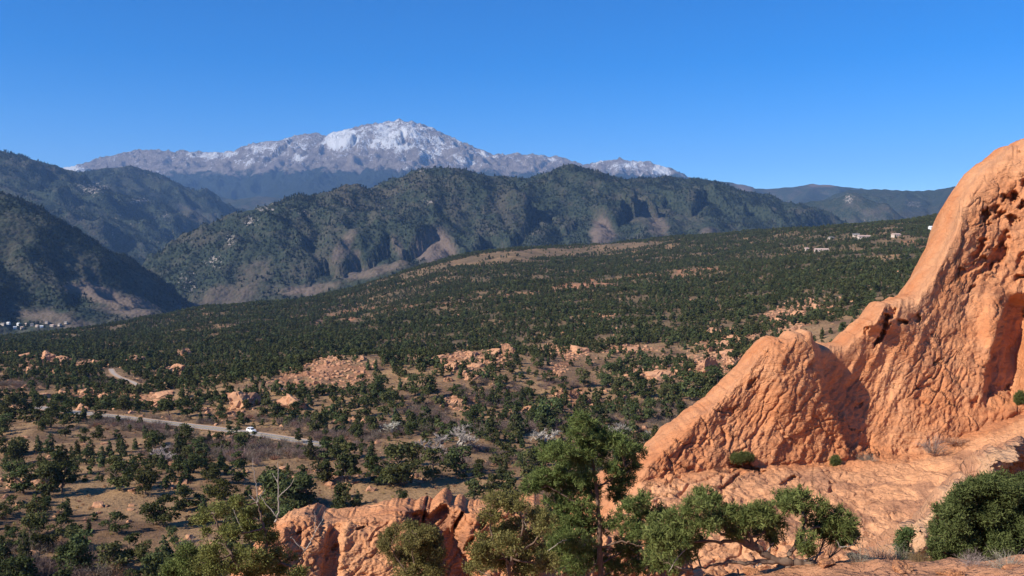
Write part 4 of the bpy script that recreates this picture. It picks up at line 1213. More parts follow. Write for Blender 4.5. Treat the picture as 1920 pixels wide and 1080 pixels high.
Z3 = [(640, 655, 195, 0), (700, 560, 95, 1), (590, 640, 80, 3), (385, 655, 175, 4), (350, 780, 128, 0), (430, 745, 68, 2), (190, 760, 150, 0), (120, 740, 90, 1), (280, 645, 105, 0), (790, 625, 150, 3), (900, 600, 135, 1), (930, 630, 70, 0), (1000, 600, 70, 0), (1120, 555, 112, 3),
      (1258, 632, 150, 0), (980, 725, 108, 1), (1060, 695, 95, 0), (1145, 700, 108, 1), (860, 695, 45, 2), (1180, 415, 130, 5), (1150, 425, 60, 3), (360, 495, 62, 0), (430, 435, 75, 1), (280, 405, 60, 2), (230, 410, 100, 0), (330, 400, 50, 0),
      (60, 340, 70, 1), (130, 330, 60, 0), (500, 400, 80, 1), (560, 330, 110, 0), (470, 330, 90, 0), (530, 240, 110, 1), (600, 300, 90, 3), (450, 190, 60, 0), (760, 240, 120, 1), (700, 230, 100, 0), (900, 235, 60, 3), (975, 190, 60, 0),
      (940, 330, 50, 0), (980, 360, 90, 1), (1110, 200, 60, 0), (1160, 130, 60, 0), (1180, 80, 60, 5), (1240, 230, 70, 0), (1330, 380, 140, 1), (1280, 100, 70, 0), (1340, 170, 60, 3), (1500, 190, 90, 1), (1400, 200, 60, 0), (1370, 330, 60, 0),
      (1750, 360, 90, 0), (1800, 340, 60, 3), (1700, 240, 70, 0), (1640, 310, 60, 2), (1600, 190, 70, 1), (1820, 240, 80, 0), (1880, 250, 80, 1), (1760, 200, 60, 0)]
ZR = [(1250, 735, 30, 0), (1265, 752, 34, 1), (1300, 752, 52, 0), (1325, 757, 58, 1), (1345, 742, 50, 0), (1275, 735, 40, 3), (1380, 705, 46, 0), (1400, 690, 40, 1), (1205, 748, 34, 0), (1190, 738, 40, 3), (1215, 790, 42, 0), (1275, 778, 30, 5), (1160, 745, 40, 1), (1140, 720, 36, 0), (1120, 800, 40, 3), (1175, 782, 30, 2)]
hand = [(x / 2.524, 652 + y / 2.524, hh / 2.524, k) for x, y, hh, k in Z4] + [(500 + x / 2.524, 652 + y / 2.524, hh / 2.524, k) for x, y, hh, k in Z3] + ZR
HA = np.array(hand)
HQ = ground_at(HA[:, 0], HA[:, 1])
rng = np.random.default_rng(5)
tree_xy = []
n_ind = 0
for (px, py, hp, k), q in zip(hand, HQ):
    height = hp * q[1] / F * 1.14
    add_tree(q - np.array([0, 0, .1]), height, int(k), rng, px, py)
    tree_xy.append((q[0], q[1], height * .5))
    n_ind += 1

# ---- the rest: jittered over the land, thinned by the layout of clearings
def density(px, py, X, Y):
    n = fbm(v3(X, Y) / 60, 3, 501)
    n2 = fbm(v3(X, Y) / 22, 2, 503)
    d = np.where(Y > 640, .95, .44) + np.where(Y > 640, 0, n * 1.35) + n2 * .25
    d = np.where((Y <= 640) & (Y > 330), d + .22, d)
    d = np.where(Y <= 330, d + .08, d)
    d = np.where(Y > 640, d - .75 * sstep(.06 - .08 * (px > 1150), .36, fbm(v3(X, Y) / 38, 3, 507)), d)
    # bare tan top of the tableland
    top = ip(px, [(640, 535), (760, 514), (850, 491), (900, 480), (1000, 470), (1100, 462), (1250, 453), (1300, 448)])
    low = ip(px, [(640, 536), (760, 522), (850, 501), (950, 490), (1050, 481), (1150, 470), (1250, 458), (1300, 449)])
    d = np.where((py > top - 2) & (py < low) & (px > 650) & (px < 1290) & (Y > 1500), .20 + n2 * .5, d)
    d = d - .85 * blob_mask(px, py, [(b[0], b[1], b[2], b[3], b[4]) for b in RED]) * (py < 860) * (.55 + n2)
    d = d - .9 * blob_mask(px, py, MEADOW)
    ld = line_dist(px, py, [(590, 607), (640, 586), (700, 579), (830, 572), (900, 560), (1030, 545), (1100, 531), (1160, 522), (1280, 510), (1345, 500)])
    d = np.where((ld < 6) & (Y > 700), d - .55 - n2, d)
    # settled, thinner ground on the right of the tableland
    d = d - .35 * blob_mask(px, py, [(1620, 460, 160, 26, 1), (1720, 470, 80, 30, .9), (1480, 470, 80, 14, .6)]) * (.7 + n2 * 1.2)
    # lower left of the tableland and the slabs above the road are thinner
    d = np.where((py > 800) & (py < 850) & (px > 150) & (px < 740), .12, d)
    for R, hw in ROAD:
        m = (X > R[:, 0].min() - 20) & (X < R[:, 0].max() + 20) & (Y > R[:, 1].min() - 20) & (Y < R[:, 1].max() + 20)
        if m.any():
            dd, _ = road_dist(R, X[m], Y[m])
            d[m] = np.where(dd < hw + 6.5, 0, d[m])
    return d
cell = 4.7
Yc = np.arange(125, 2750, cell)
PXY = []
for y in Yc:
    half = y * 0.70 + 30
    x = np.arange(-half, half, cell * (1.0 if y < 1200 else 1.12))
    PXY.append(np.stack([x, np.full_like(x, y)], -1))
PXY = np.concatenate(PXY)
PXY = PXY + rng.uniform(-.48, .48, PXY.shape) * cell
Zs = h(PXY[:, 0], PXY[:, 1])
tp = v3(PXY[:, 0], PXY[:, 1], Zs)
tpx, tpy = proj(tp)
keep = rng.random(len(tp)) < density(tpx, tpy, tp[:, 0], tp[:, 1])
# not behind the big rocks near the camera, and not on top of the hand placed ones
hid = ((tpy > ip(tpx, FIN_CREST) + 45) & (tpx > 1185)) | ((tpy > ip(tpx, RC) + 45) & (tpx > 530) & (tpx < 1200))
keep &= ~(hid & (tp[:, 1] < 600))
keep &= ~((tpx > 560) & (tpy > 905) & (tpx < 1200) & (rng.random(len(tp)) < .8))
TX = np.array(tree_xy)
for (x, y, r) in TX:
    keep &= ~((np.abs(tp[:, 0] - x) < r + 1.8) & (np.abs(tp[:, 1] - y) < r + 1.8))
tp = tp[keep]; tpx = tpx[keep]; tpy = tpy[keep]
size = (1.9 + 4.3 * rng.random(len(tp)) ** 1.3) * (1 + .25 * (rng.random(len(tp)) < .12))
size = np.where(tp[:, 1] < 420, size * 1.0, size * (1.0 + .12 * sstep(420, 900, tp[:, 1])) * (1 + .28 * fbm(tp / 90.0, 2, 505)))
kind_r = rng.choice([0, 1, 2, 3, 4, 5, 6], len(tp), p=[.29, .25, .13, .14, .07, .07, .05])
inframe = (tpx > -20) & (tpx < 1940) & (tpy < 1110) & (tpy > 300)
vis = inframe & ~hid[keep]
rank = np.where(vis, size / tp[:, 1], 0)
order = np.argsort(-rank)
ind = order[:max(0, 300 - n_ind)]
for i in ind:
    add_tree(tp[i] - np.array([0, 0, .1]), size[i], int(kind_r[i]), rng, tpx[i], tpy[i])
rest = np.ones(len(tp), bool); rest[ind] = False

def scatter(name, pts3, scl, rot, var, sources, **props):
    """one countless mass: a point mesh that carries copies of the source meshes"""
    me = mesh_np(name, pts3, [np.zeros((0, 3), int)], False, {'scl': scl, 'rot': rot})
    at = me.attributes.new('var', 'INT', 'POINT'); at.data.foreach_set('value', np.asarray(var, dtype=np.int32))
    o = link(name, me, **props)
    ng = bpy.data.node_groups.new(name + '_nodes', 'GeometryNodeTree')
    ng.interface.new_socket('Geometry', in_out='INPUT', socket_type='NodeSocketGeometry')
    ng.interface.new_socket('Geometry', in_out='OUTPUT', socket_type='NodeSocketGeometry')
    N = ng.nodes; Lk = ng.links
    gi = N.new('NodeGroupInput'); go = N.new('NodeGroupOutput')
    mp = N.new('GeometryNodeMeshToPoints'); Lk.new(gi.outputs[0], mp.inputs['Mesh'])
    jn = N.new('GeometryNodeJoinGeometry')
    for s in reversed(sources):
        oi = N.new('GeometryNodeObjectInfo'); oi.transform_space = 'ORIGINAL'
        oi.inputs['Object'].default_value = s; oi.inputs['As Instance'].default_value = True
        Lk.new(oi.outputs['Geometry'], jn.inputs[0])
    ip_ = N.new('GeometryNodeInstanceOnPoints')
    Lk.new(mp.outputs[0], ip_.inputs['Points']); Lk.new(jn.outputs[0], ip_.inputs['Instance'])
    ip_.inputs['Pick Instance'].default_value = True
    def na(nm, ty):
        a = N.new('GeometryNodeInputNamedAttribute'); a.data_type = ty; a.inputs['Name'].default_value = nm
        return a.outputs['Attribute']
    Lk.new(na('var', 'INT'), ip_.inputs['Instance Index'])
    cb = N.new('ShaderNodeCombineXYZ'); Lk.new(na('rot', 'FLOAT'), cb.inputs[2])
    Lk.new(cb.outputs[0], ip_.inputs['Rotation'])
    Lk.new(na('scl', 'FLOAT'), ip_.inputs['Scale'])
    Lk.new(ip_.outputs[0], go.inputs[0])
    md_ = o.modifiers.new('scatter', 'NODES'); md_.node_group = ng
    return o

# four distinct small trees in the far wood lend their crowns to the mass
src = []
fi = np.where(rest & vis & (tp[:, 1] > 700) & (tp[:, 1] < 900))[0]
for k in range(4):
    i = fi[(k * 97) % len(fi)]
    rest[i] = False
    o = link('woodland_tree', None, None, tuple(tp[i]), 0, size[i],
             label=('round dark evergreen', 'bushy dark evergreen', 'narrow pointed evergreen', 'broad flat evergreen')[k] + ' in the woodland on the tableland slope', category='evergreen tree', group='single trees of the tableland wood')
    link('trunk', far_trunk, o)
    src.append(link('crown', far_crowns[k], o))
r_ = tp[rest]
nr = len(r_)
scatter('tableland_woodland', r_ - np.array([0, 0, .15]), size[rest], rng.uniform(0, 6.283, nr), rng.choice([0, 1, 2, 3], nr, p=[.36, .34, .14, .16]), src,
        kind='stuff', label='dense dark green pinyon and juniper woodland covering the tableland', category='woodland')

# ---- conifers on the mountain sides
M_fir = foliage_mat('mountain_fir_needles', (0.015, 0.024, 0.018), (0.052, 0.064, 0.044))
fir_crowns = [crown_mesh('crown', k, 130, .085, 1980 + i, M_fir) for i, k in enumerate(['cone', 'round', 'cone', 'round'])]
fsrc = []
for k, (fx, fy) in enumerate(((-700, 3900), (150, 4100), (900, 4200), (-300, 4000))):
    fo = link('fir_tree', None, None, (fx, fy, hill_z('central_mountain', fx, fy) - .5), 0, 11,
              label=('slim dark fir', 'rounded dark fir', 'pointed dark fir', 'bushy dark fir')[k] + ' within the forest of the central mountain', category='fir tree', group='single firs of the mountain forest')
    link('trunk', far_trunk, fo)
    fsrc.append(link('crown', fir_crowns[k], fo))
def hill_forest(name, hill, step_, x0, x1, y0, y1, smin, smax, pick, lab):
    me_ = bpy.data.objects[hill].data
    n_ = len(me_.vertices)
    co = np.zeros(n_ * 3, np.float32); me_.vertices.foreach_get('co', co); co = co.reshape(-1, 3)
    ba = np.zeros(n_, np.float32); me_.attributes['bare'].data.foreach_get('value', ba)
    xs_, ys_, H_ = HGRID[hill]
    X_ = np.arange(x0, x1, step_); Y_ = np.arange(y0, y1, step_)
    X_, Y_ = np.meshgrid(X_, Y_)
    X_ = (X_ + rng.uniform(-.5, .5, X_.shape) * step_).ravel(); Y_ = (Y_ + rng.uniform(-.5, .5, Y_.shape) * step_).ravel()
    i_ = np.clip((Y_ - ys_[0]) / (ys_[1] - ys_[0]), 0, len(ys_) - 1.01); j_ = np.clip((X_ - xs_[0]) / (xs_[1] - xs_[0]), 0, len(xs_) - 1.01)
    a_ = i_.astype(int); b_ = j_.astype(int); fa = i_ - a_; fb = j_ - b_
    Z_ = (H_[a_, b_] * (1 - fa) + H_[a_ + 1, b_] * fa) * (1 - fb) + (H_[a_, b_ + 1] * (1 - fa) + H_[a_ + 1, b_ + 1] * fa) * fb
    q = v3(X_, Y_, Z_)
    bb = ba.reshape(H_.shape)[a_, b_]
    qx, qy = proj(q)
    dn = pick + .55 * fbm(q / 260.0, 4, 521) + .35 * fbm(q / 60.0, 2, 523) - .95 * bb
    # slope away from the viewer never shows
    gy, gx = np.gradient(H_, ys_[1] - ys_[0], xs_[1] - xs_[0])
    facing = (-gx[a_, b_] * -X_ + -gy[a_, b_] * -Y_ + -Z_) / np.hypot(X_, Y_)
    k_ = (rng.random(len(q)) < dn) & (facing > -.03) & (qx > -60) & (qx < 1960) & (Z_ > -235) & (qy < 640)
    q = q[k_]
    m_ = len(q)
    scatter(name, q - np.array([0, 0, .6]), rng.uniform(smin, smax, m_) * (1 + .25 * fbm(q / 150.0, 2, 525)), rng.uniform(0, 6.283, m_), rng.choice([0, 1, 2, 3], m_, p=[.3, .25, .35, .1]), fsrc, kind='stuff', label=lab, category='forest')
hill_forest('mountain_forest', 'central_mountain', 9.8, -2100, 2500, 2500, 5400, 6, 13, .46, 'dark conifer forest covering the central mountain')
hill_forest('hillside_forest', 'near_left_hill', 7.0, -2100, -800, 2300, 3900, 5, 11, .52, 'dark conifer forest on the shaded near hill')
hill_forest('far_hill_forest', 'forested_hill', 17, -4200, -1500, 4800, 8600, 9, 19, .46, 'dark conifer forest on the distant left hills')

# ---- bare scrub, brush and tufts of dry grass
SCRUB = [(290, 795, 140, 12, .9), (470, 838, 110, 14, 1), (620, 825, 90, 16, .9), (700, 815, 60, 18, .8), (790, 770, 60, 22, .9), (900, 740, 60, 24, .7), (950, 745, 60, 20, .8), (830, 800, 80, 16, .8), (1150, 790, 60, 14, .9), (1260, 775, 70, 20, 1), (1240, 800, 60, 14, 1),
         (560, 850, 80, 10, .7), (450, 860, 80, 14, .7), (340, 860, 60, 14, .8), (60, 1050, 110, 30, .9), (150, 1075, 80, 16, .8), (560, 800, 40, 14, .7), (980, 800, 120, 20, .6), (480, 790, 40, 12, .5), (1050, 720, 60, 12, .5), (180, 715, 120, 10, .4), (330, 1040, 80, 20, .4), (880, 860, 120, 16, .5), (30, 720, 60, 10, .8), (330, 815, 60, 10, .7)]
cs = 1.9
Yc = np.concatenate([np.arange(128, 660, cs)])
S = []
for y in Yc:
    half = y * 0.64 + 10
    x = np.arange(-half, half, cs * (1 if y < 300 else 1.3 if y < 480 else 1.8))
    S.append(np.stack([x, np.full_like(x, y)], -1))
S = np.concatenate(S)
S = S + rng.uniform(-.5, .5, S.shape) * cs
# a flat estimate is good enough to thin them before the exact height is taken
S = S[rng.random(len(S)) < .55]
sz = h(S[:, 0], S[:, 1])
sp = v3(S[:, 0], S[:, 1], sz)
spx, spy = proj(sp)
hidS = ((spy > ip(spx, FIN_CREST) + 20) & (spx > 1185)) | ((spy > ip(spx, RC) + 20) & (spx > 530) & (spx < 1200)) | (spy > 1120) | (spx < -60) | (spx > 1980)
nn = fbm(sp / 12.0, 3, 611)
sm = blob_mask(spx + 30 * fbm(sp / 30.0, 2, 613), spy + 8 * fbm(sp / 30.0, 2, 614), SCRUB)
okr = np.ones(len(sp), bool)
for R, hw in ROAD:
    dd, _ = road_dist(R, sp[:, 0], sp[:, 1])
    okr &= dd > hw + 1.6
prob = np.where(sp[:, 1] > 0, sm * .95, 0) + .22 + .30 * (nn > .1)
ks = (rng.random(len(sp)) < prob) & ~hidS & okr
sp = sp[ks]; sm = sm[ks]; spx = spx[ks]; spy = spy[ks]
ssize = np.where(rng.random(len(sp)) < sm * 1.2, rng.uniform(1.4, 3.3, len(sp)), rng.uniform(.35, 1.05, len(sp)))
svar = np.where(ssize > 1.1, rng.choice([0, 1, 3], len(sp), p=[.5, .38, .12]), rng.choice([0, 2, 3], len(sp), p=[.14, .60, .26]))
bush_m = [twig_bush('twigs', 60, 71, M_twig), twig_bush('twigs', 75, 72, M_twig, 1.2, .9), twig_bush('blades', 60, 73, M_dry, .7, .8, .02), twig_bush('twigs', 70, 74, M_russet, 1.2, .75)]
bl = ['tall grey leafless scrub oak bush in the thicket below the rocky hill', 'broad grey leafless bush beside the road', 'tuft of tall straw coloured grass on the meadow', 'russet brown leafless brush clump by the road']
bc = ['bush', 'bush', 'grass', 'bush']
bsrc = []
for k, (bx, by, bs) in enumerate(((872, 800, 2.6), (300, 812, 2.4), (250, 925, .9), (440, 788, 2.2))):
    q = ground_at(bx, by)[0]
    ob = link(['scrub_bush', 'scrub_bush', 'grass_tuft', 'brush_clump'][k], None, None, tuple(q), 0, bs, label=bl[k], category=bc[k])
    bsrc.append(link(['twigs', 'twigs', 'blades', 'twigs'][k], bush_m[k], ob))
scatter('scrub', sp, ssize, rng.uniform(0, 6.283, len(sp)), svar, bsrc, kind='stuff', label='grey leafless scrub and dry grass tufts over the valley floor', category='scrub')

# ---- pale leafless cottonwoods along the creek
def bare_tree_mesh(name, seed, mat):
    rg_ = np.random.default_rng(seed)
    paths = []
    def grow(p, d, L, r, lvl):
        n = 4
        q = [p]
        dd = d.copy()
        for i in range(n):
            dd = dd + rg_.normal(size=3) * .16 + np.array([0, 0, .05]); dd /= np.linalg.norm(dd)
            q.append(q[-1] + dd * L / n)
        paths.append((np.array(q), np.linspace(r, r * .6, n + 1)))
        if lvl < 4:
            for k in range(3 if lvl < 3 else 4):
                t = rg_.uniform(.35, 1)
                pos = q[int(t * n)]
                nd = dd + rg_.normal(size=3) * .55; nd[2] += .15; nd /= np.linalg.norm(nd)
                grow(pos, nd, L * rg_.uniform(.55, .8), r * .58, lvl + 1)
    for k in range(3):
        a = rg_.uniform(0, 6.283)
        grow(np.array([0, 0, -.03]), np.array([math.cos(a) * .35, math.sin(a) * .35, 1.]), .36, .036, 0)
    V, f = tubes(paths, 3)
    return mesh_np(name, V, f, False, {'tint': rg_.random(len(V))}, mat)
btm = [bare_tree_mesh('branches', 31, M_pale), bare_tree_mesh('branches', 32, M_pale)]
for k, (bx, by, hp, wdt, lb) in enumerate(((812, 848, 50, 2.0, 'rounded pale leafless cottonwood beside the tallest pale cottonwood'), (862, 842, 56, 1.8, 'tallest pale leafless cottonwood in the grey thicket'),
        (1022, 835, 46, 2.0, 'pale leafless cottonwood between the thicket and the tall foreground pine'), (1165, 828, 46, 1.7, 'pale leafless cottonwood just behind the tall foreground pine'),
        (1212, 835, 44, .8, 'slender whitish leafless cottonwood by the tan clearing'), (300, 870, 40, 2.2, 'faint grey white leafless tree on the meadow below the road'), (735, 812, 32, 2.2, 'small ashen leafless tree at the foot of the rocky hill'))):
    q = ground_at(bx, by)[0]
    hh = hp * 1.15 * q[1] / F
    o = link('cottonwood_tree', None, None, tuple(q), k * 1.7, hh, label=lb, category='bare tree', group='leafless cottonwoods along the creek')
    o.scale = (hh * wdt, hh * wdt, hh)
    link('branches', btm[k % 2], o)

# ---- pink outcrops of the middle distance
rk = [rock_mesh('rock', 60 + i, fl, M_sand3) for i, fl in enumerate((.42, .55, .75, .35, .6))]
OUT = [(10, 668, 40, 13, 3, -14), (32, 672, 46, 8, 3, -16), (88, 676, 44, 20, 0, -5), (112, 678, 34, 15, 1, 0), (55, 698, 30, 10, 0, -8), (97, 698, 26, 10, 3, -14), (150, 690, 34, 9, 3, -12), (178, 686, 34, 11, 0, -8), (252, 676, 44, 10, 0, -4), (330, 696, 52, 18, 1, -6), (345, 668, 26, 18, 2, 0),
       (75, 746, 36, 11, 3, -10), (115, 742, 28, 11, 0, -8), (155, 738, 38, 11, 3, -10), (192, 752, 38, 19, 1, 0), (292, 768, 62, 24, 1, -4), (300, 745, 52, 10, 3, -8), (152, 770, 40, 13, 0, 0), (25, 770, 36, 10, 0, 0),
       (452, 766, 92, 40, 0, -20), (548, 766, 62, 34, 3, 16), (540, 728, 20, 14, 2, 0), (528, 738, 36, 9, 0, 0), (600, 700, 22, 10, 1, 0), (612, 684, 20, 9, 0, -10), (632, 676, 26, 9, 1, 0), (590, 722, 16, 9, 2, 0), (655, 712, 20, 8, 0, 0), (640, 735, 18, 8, 1, 0), (680, 676, 22, 8, 0, 0), (570, 705, 20, 9, 2, -10), (625, 752, 18, 8, 1, 0), (650, 795, 22, 8, 0, 0),
       (845, 694, 38, 20, 1, -16), (822, 674, 34, 9, 3, -14), (885, 668, 36, 10, 0, -14), (925, 664, 40, 13, 1, -14), (952, 668, 30, 26, 2, -24), (892, 688, 40, 10, 3, -6), (884, 712, 50, 12, 0, -6), (838, 716, 22, 12, 2, 0), (852, 762, 42, 18, 1, -10), (875, 758, 22, 14, 2, 0), (905, 735, 18, 10, 2, 0), (765, 712, 20, 8, 0, 0),
       (1235, 712, 66, 22, 1, -6), (1272, 704, 26, 12, 0, 0), (1325, 700, 50, 34, 2, -14), (1378, 684, 54, 22, 0, -8), (1330, 662, 12, 14, 2, 0), (1365, 668, 40, 14, 1, -14), (1085, 662, 62, 14, 0, -4), (1182, 660, 44, 8, 3, 0), (1130, 658, 26, 7, 0, 0), (1075, 748, 24, 20, 2, -20), (1103, 758, 16, 11, 2, 0), (1045, 745, 22, 10, 0, 0),
       (1352, 652, 60, 10, 3, -14), (1375, 640, 56, 13, 1, -12), (1330, 625, 46, 6, 3, -10), (1180, 690, 20, 8, 1, 0), (1200, 682, 16, 12, 2, 0), (1130, 702, 22, 9, 0, 0), (1465, 608, 40, 14, 0, -8), (1500, 590, 36, 10, 3, -10), (1535, 578, 40, 8, 0, -6), (1480, 628, 30, 12, 1, 0), (1560, 590, 30, 8, 3, 0), (1600, 570, 26, 8, 0, 0), (1030, 650, 22, 8, 1, 0),
       (990, 770, 26, 10, 3, -20), (1000, 790, 30, 9, 0, -8), (960, 775, 24, 7, 3, -16), (985, 750, 14, 6, 3, -24), (1175, 752, 22, 10, 0, 0), (1195, 766, 18, 8, 1, 0)]
adj = ['tilted pink sandstone slab', 'low pink sandstone hump', 'blocky pink sandstone boulder', 'thin tilted sandstone ledge', 'rough pink rock']
def out_zone(px, py):
    if px < 400:
        return ('below the wooded tableland beside the far road bend', 'slabs by the far road') if py < 720 else ('just above the road', 'slabs above the road')
    if px < 700:
        return 'on the rocky hill beside the road', 'rocks of the near hill'
    if px < 1020:
        return 'on the rubble hill above the grey thicket', 'rocks of the rubble hill'
    return 'on the red hillside left of the great fin', 'rocks of the red hillside'
OA = np.array(OUT, float)
OQ = ground_at(OA[:, 0], OA[:, 1])
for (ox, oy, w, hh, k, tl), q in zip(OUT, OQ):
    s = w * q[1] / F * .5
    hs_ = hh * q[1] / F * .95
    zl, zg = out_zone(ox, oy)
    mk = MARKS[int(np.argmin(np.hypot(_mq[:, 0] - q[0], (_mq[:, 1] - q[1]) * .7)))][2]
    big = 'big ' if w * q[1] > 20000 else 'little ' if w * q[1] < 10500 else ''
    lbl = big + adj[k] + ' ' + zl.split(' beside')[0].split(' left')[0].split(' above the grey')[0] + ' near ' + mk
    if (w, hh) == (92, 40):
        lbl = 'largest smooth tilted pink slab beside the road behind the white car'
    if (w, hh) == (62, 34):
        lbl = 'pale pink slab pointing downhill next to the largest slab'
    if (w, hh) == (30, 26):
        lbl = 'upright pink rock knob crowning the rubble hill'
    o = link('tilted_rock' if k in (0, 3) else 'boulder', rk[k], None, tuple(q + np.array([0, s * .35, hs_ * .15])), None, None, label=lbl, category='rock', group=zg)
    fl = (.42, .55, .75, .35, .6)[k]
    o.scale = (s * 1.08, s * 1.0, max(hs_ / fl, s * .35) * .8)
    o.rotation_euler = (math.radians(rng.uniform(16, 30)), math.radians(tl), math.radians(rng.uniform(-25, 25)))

# ---- loose rubble between the trees
nb = 80000
ry = 130 + (1100 - 130) * rng.random(nb) ** .8
rx = (rng.random(nb) * 2 - 1) * (ry * .62 + 5)
rz = h(rx, ry)
rpnt = v3(rx, ry, rz)
rpx, rpy = proj(rpnt)
pr = blob_mask(rpx, rpy, RED) * 1.0 + .03
kk = (rng.random(nb) < pr) & (rpx > -40) & (rpx < 1960) & ~((rpy > ip(rpx, FIN_CREST) + 20) & (rpx > 1185)) & ~((rpy > ip(rpx, RC) + 20) & (rpx > 530) & (rpx < 1200))
for R, hw in ROAD:
    dd, _ = road_dist(R, rpnt[:, 0], rpnt[:, 1])
    kk &= dd > hw + 4
rpnt = rpnt[kk]
rs = rng.uniform(.25, 1.0, len(rpnt)) ** 2 * 2.1 + .2
small = [rock_mesh('rock', 80 + i, .6, M_sand3, 2) for i in range(3)]
ssrc = []
for k, (bx, by) in enumerate(((1110, 762), (700, 690), (640, 808))):
    q = ground_at(bx, by)[0]
    ssrc.append(link('boulder', small[k], None, tuple(q + np.array([0, 0, .2])), k * 1.3, 1.5,
                     label=['small pale boulder lying below the blocky boulder on the red hillside', 'small pink boulder between the pines on the near rocky hill', 'small red boulder on the verge at the foot of the near hill'][k], category='rock'))
scatter('rubble', rpnt, rs, rng.uniform(0, 6.283, len(rpnt)), rng.integers(0, 3, len(rpnt)), ssrc, kind='stuff', label='loose pink rubble strewn over the red hillsides', category='rubble')
# ================================================================== FOREGROUND TREES AND SHRUBS
M_fpine = foliage_mat('foreground_pine_needles', (0.078, 0.102, 0.032), (0.270, 0.295, 0.098), 0.25, 0.0)
M_fjun = foliage_mat('foreground_juniper_olive', (0.115, 0.122, 0.036), (0.33, 0.32, 0.11), 0.25, 0.0)
M_fjun2 = foliage_mat('foreground_juniper_green', (0.050, 0.074, 0.026), (0.160, 0.195, 0.070), 0.2, 0.0)
M_fbark = simple('reddish_grey_bark', (0.17, 0.115, 0.085), 0.9, 0.1, 0.5, 14)
M_snag = simple('bleached_dead_wood', (0.36, 0.31, 0.265), 0.85, 0.1, 0.3, 14)

def tufts(cen, dirs, kind, rng):
    """a spray of needles (pine) or scaly leaf sprigs (juniper) at each centre"""
    n = len(cen)
    k, ln, wd = (17, .082, .0075) if kind == 'pine' else (19, .046, .0095)
    d = dirs[:, None, :] * (.55 if kind == 'pine' else .75) + rng.normal(size=(n, k, 3)) * .62
    d /= np.linalg.norm(d, axis=-1, keepdims=True)
    L = ln * rng.uniform(.6, 1.25, (n, k, 1))
    st = cen[:, None] + rng.normal(size=(n, k, 3)) * (.022 if kind == 'pine' else .034)
    sd = np.cross(d, rng.normal(size=(n, k, 3))); sd /= np.linalg.norm(sd, axis=-1, keepdims=True) + 1e-9
    w = wd * rng.uniform(.7, 1.3, (n, k, 1))
    V = np.stack([st - sd * w, st + sd * w, st + d * L * .7 + sd * w * .8, st + d * L], 2).reshape(-1, 3)
    base = np.clip(rng.normal(.42, .2, n), 0, 1)
    t = np.clip(base[:, None] + rng.normal(0, .12, (n, k)), 0, 1)
    return V, np.arange(n * k * 4).reshape(-1, 4), np.repeat(t.ravel(), 4)

def path3(pl, D, rng=None, wob=0.0):
    """photo polyline (px, py[, extra depth]) to a world curve, smoothed"""
    a = np.array([(q[0], q[1], D + (q[2] if len(q) > 2 else 0)) for q in pl], float)
    w = P(a[:, 0], a[:, 1], a[:, 2])
    s = np.concatenate([[0], np.cumsum(np.linalg.norm(np.diff(w, axis=0), axis=1))])
    n = max(5, len(pl) * 4)
    t = np.linspace(0, s[-1], n)
    r = np.stack([np.interp(t, s, w[:, k]) for k in range(3)], -1)
    for _ in range(2):
        r[1:-1] = .25 * r[:-2] + .5 * r[1:-1] + .25 * r[2:]
    if rng is not None:
        r[1:-1] += rng.normal(size=r[1:-1].shape) * wob
    return r

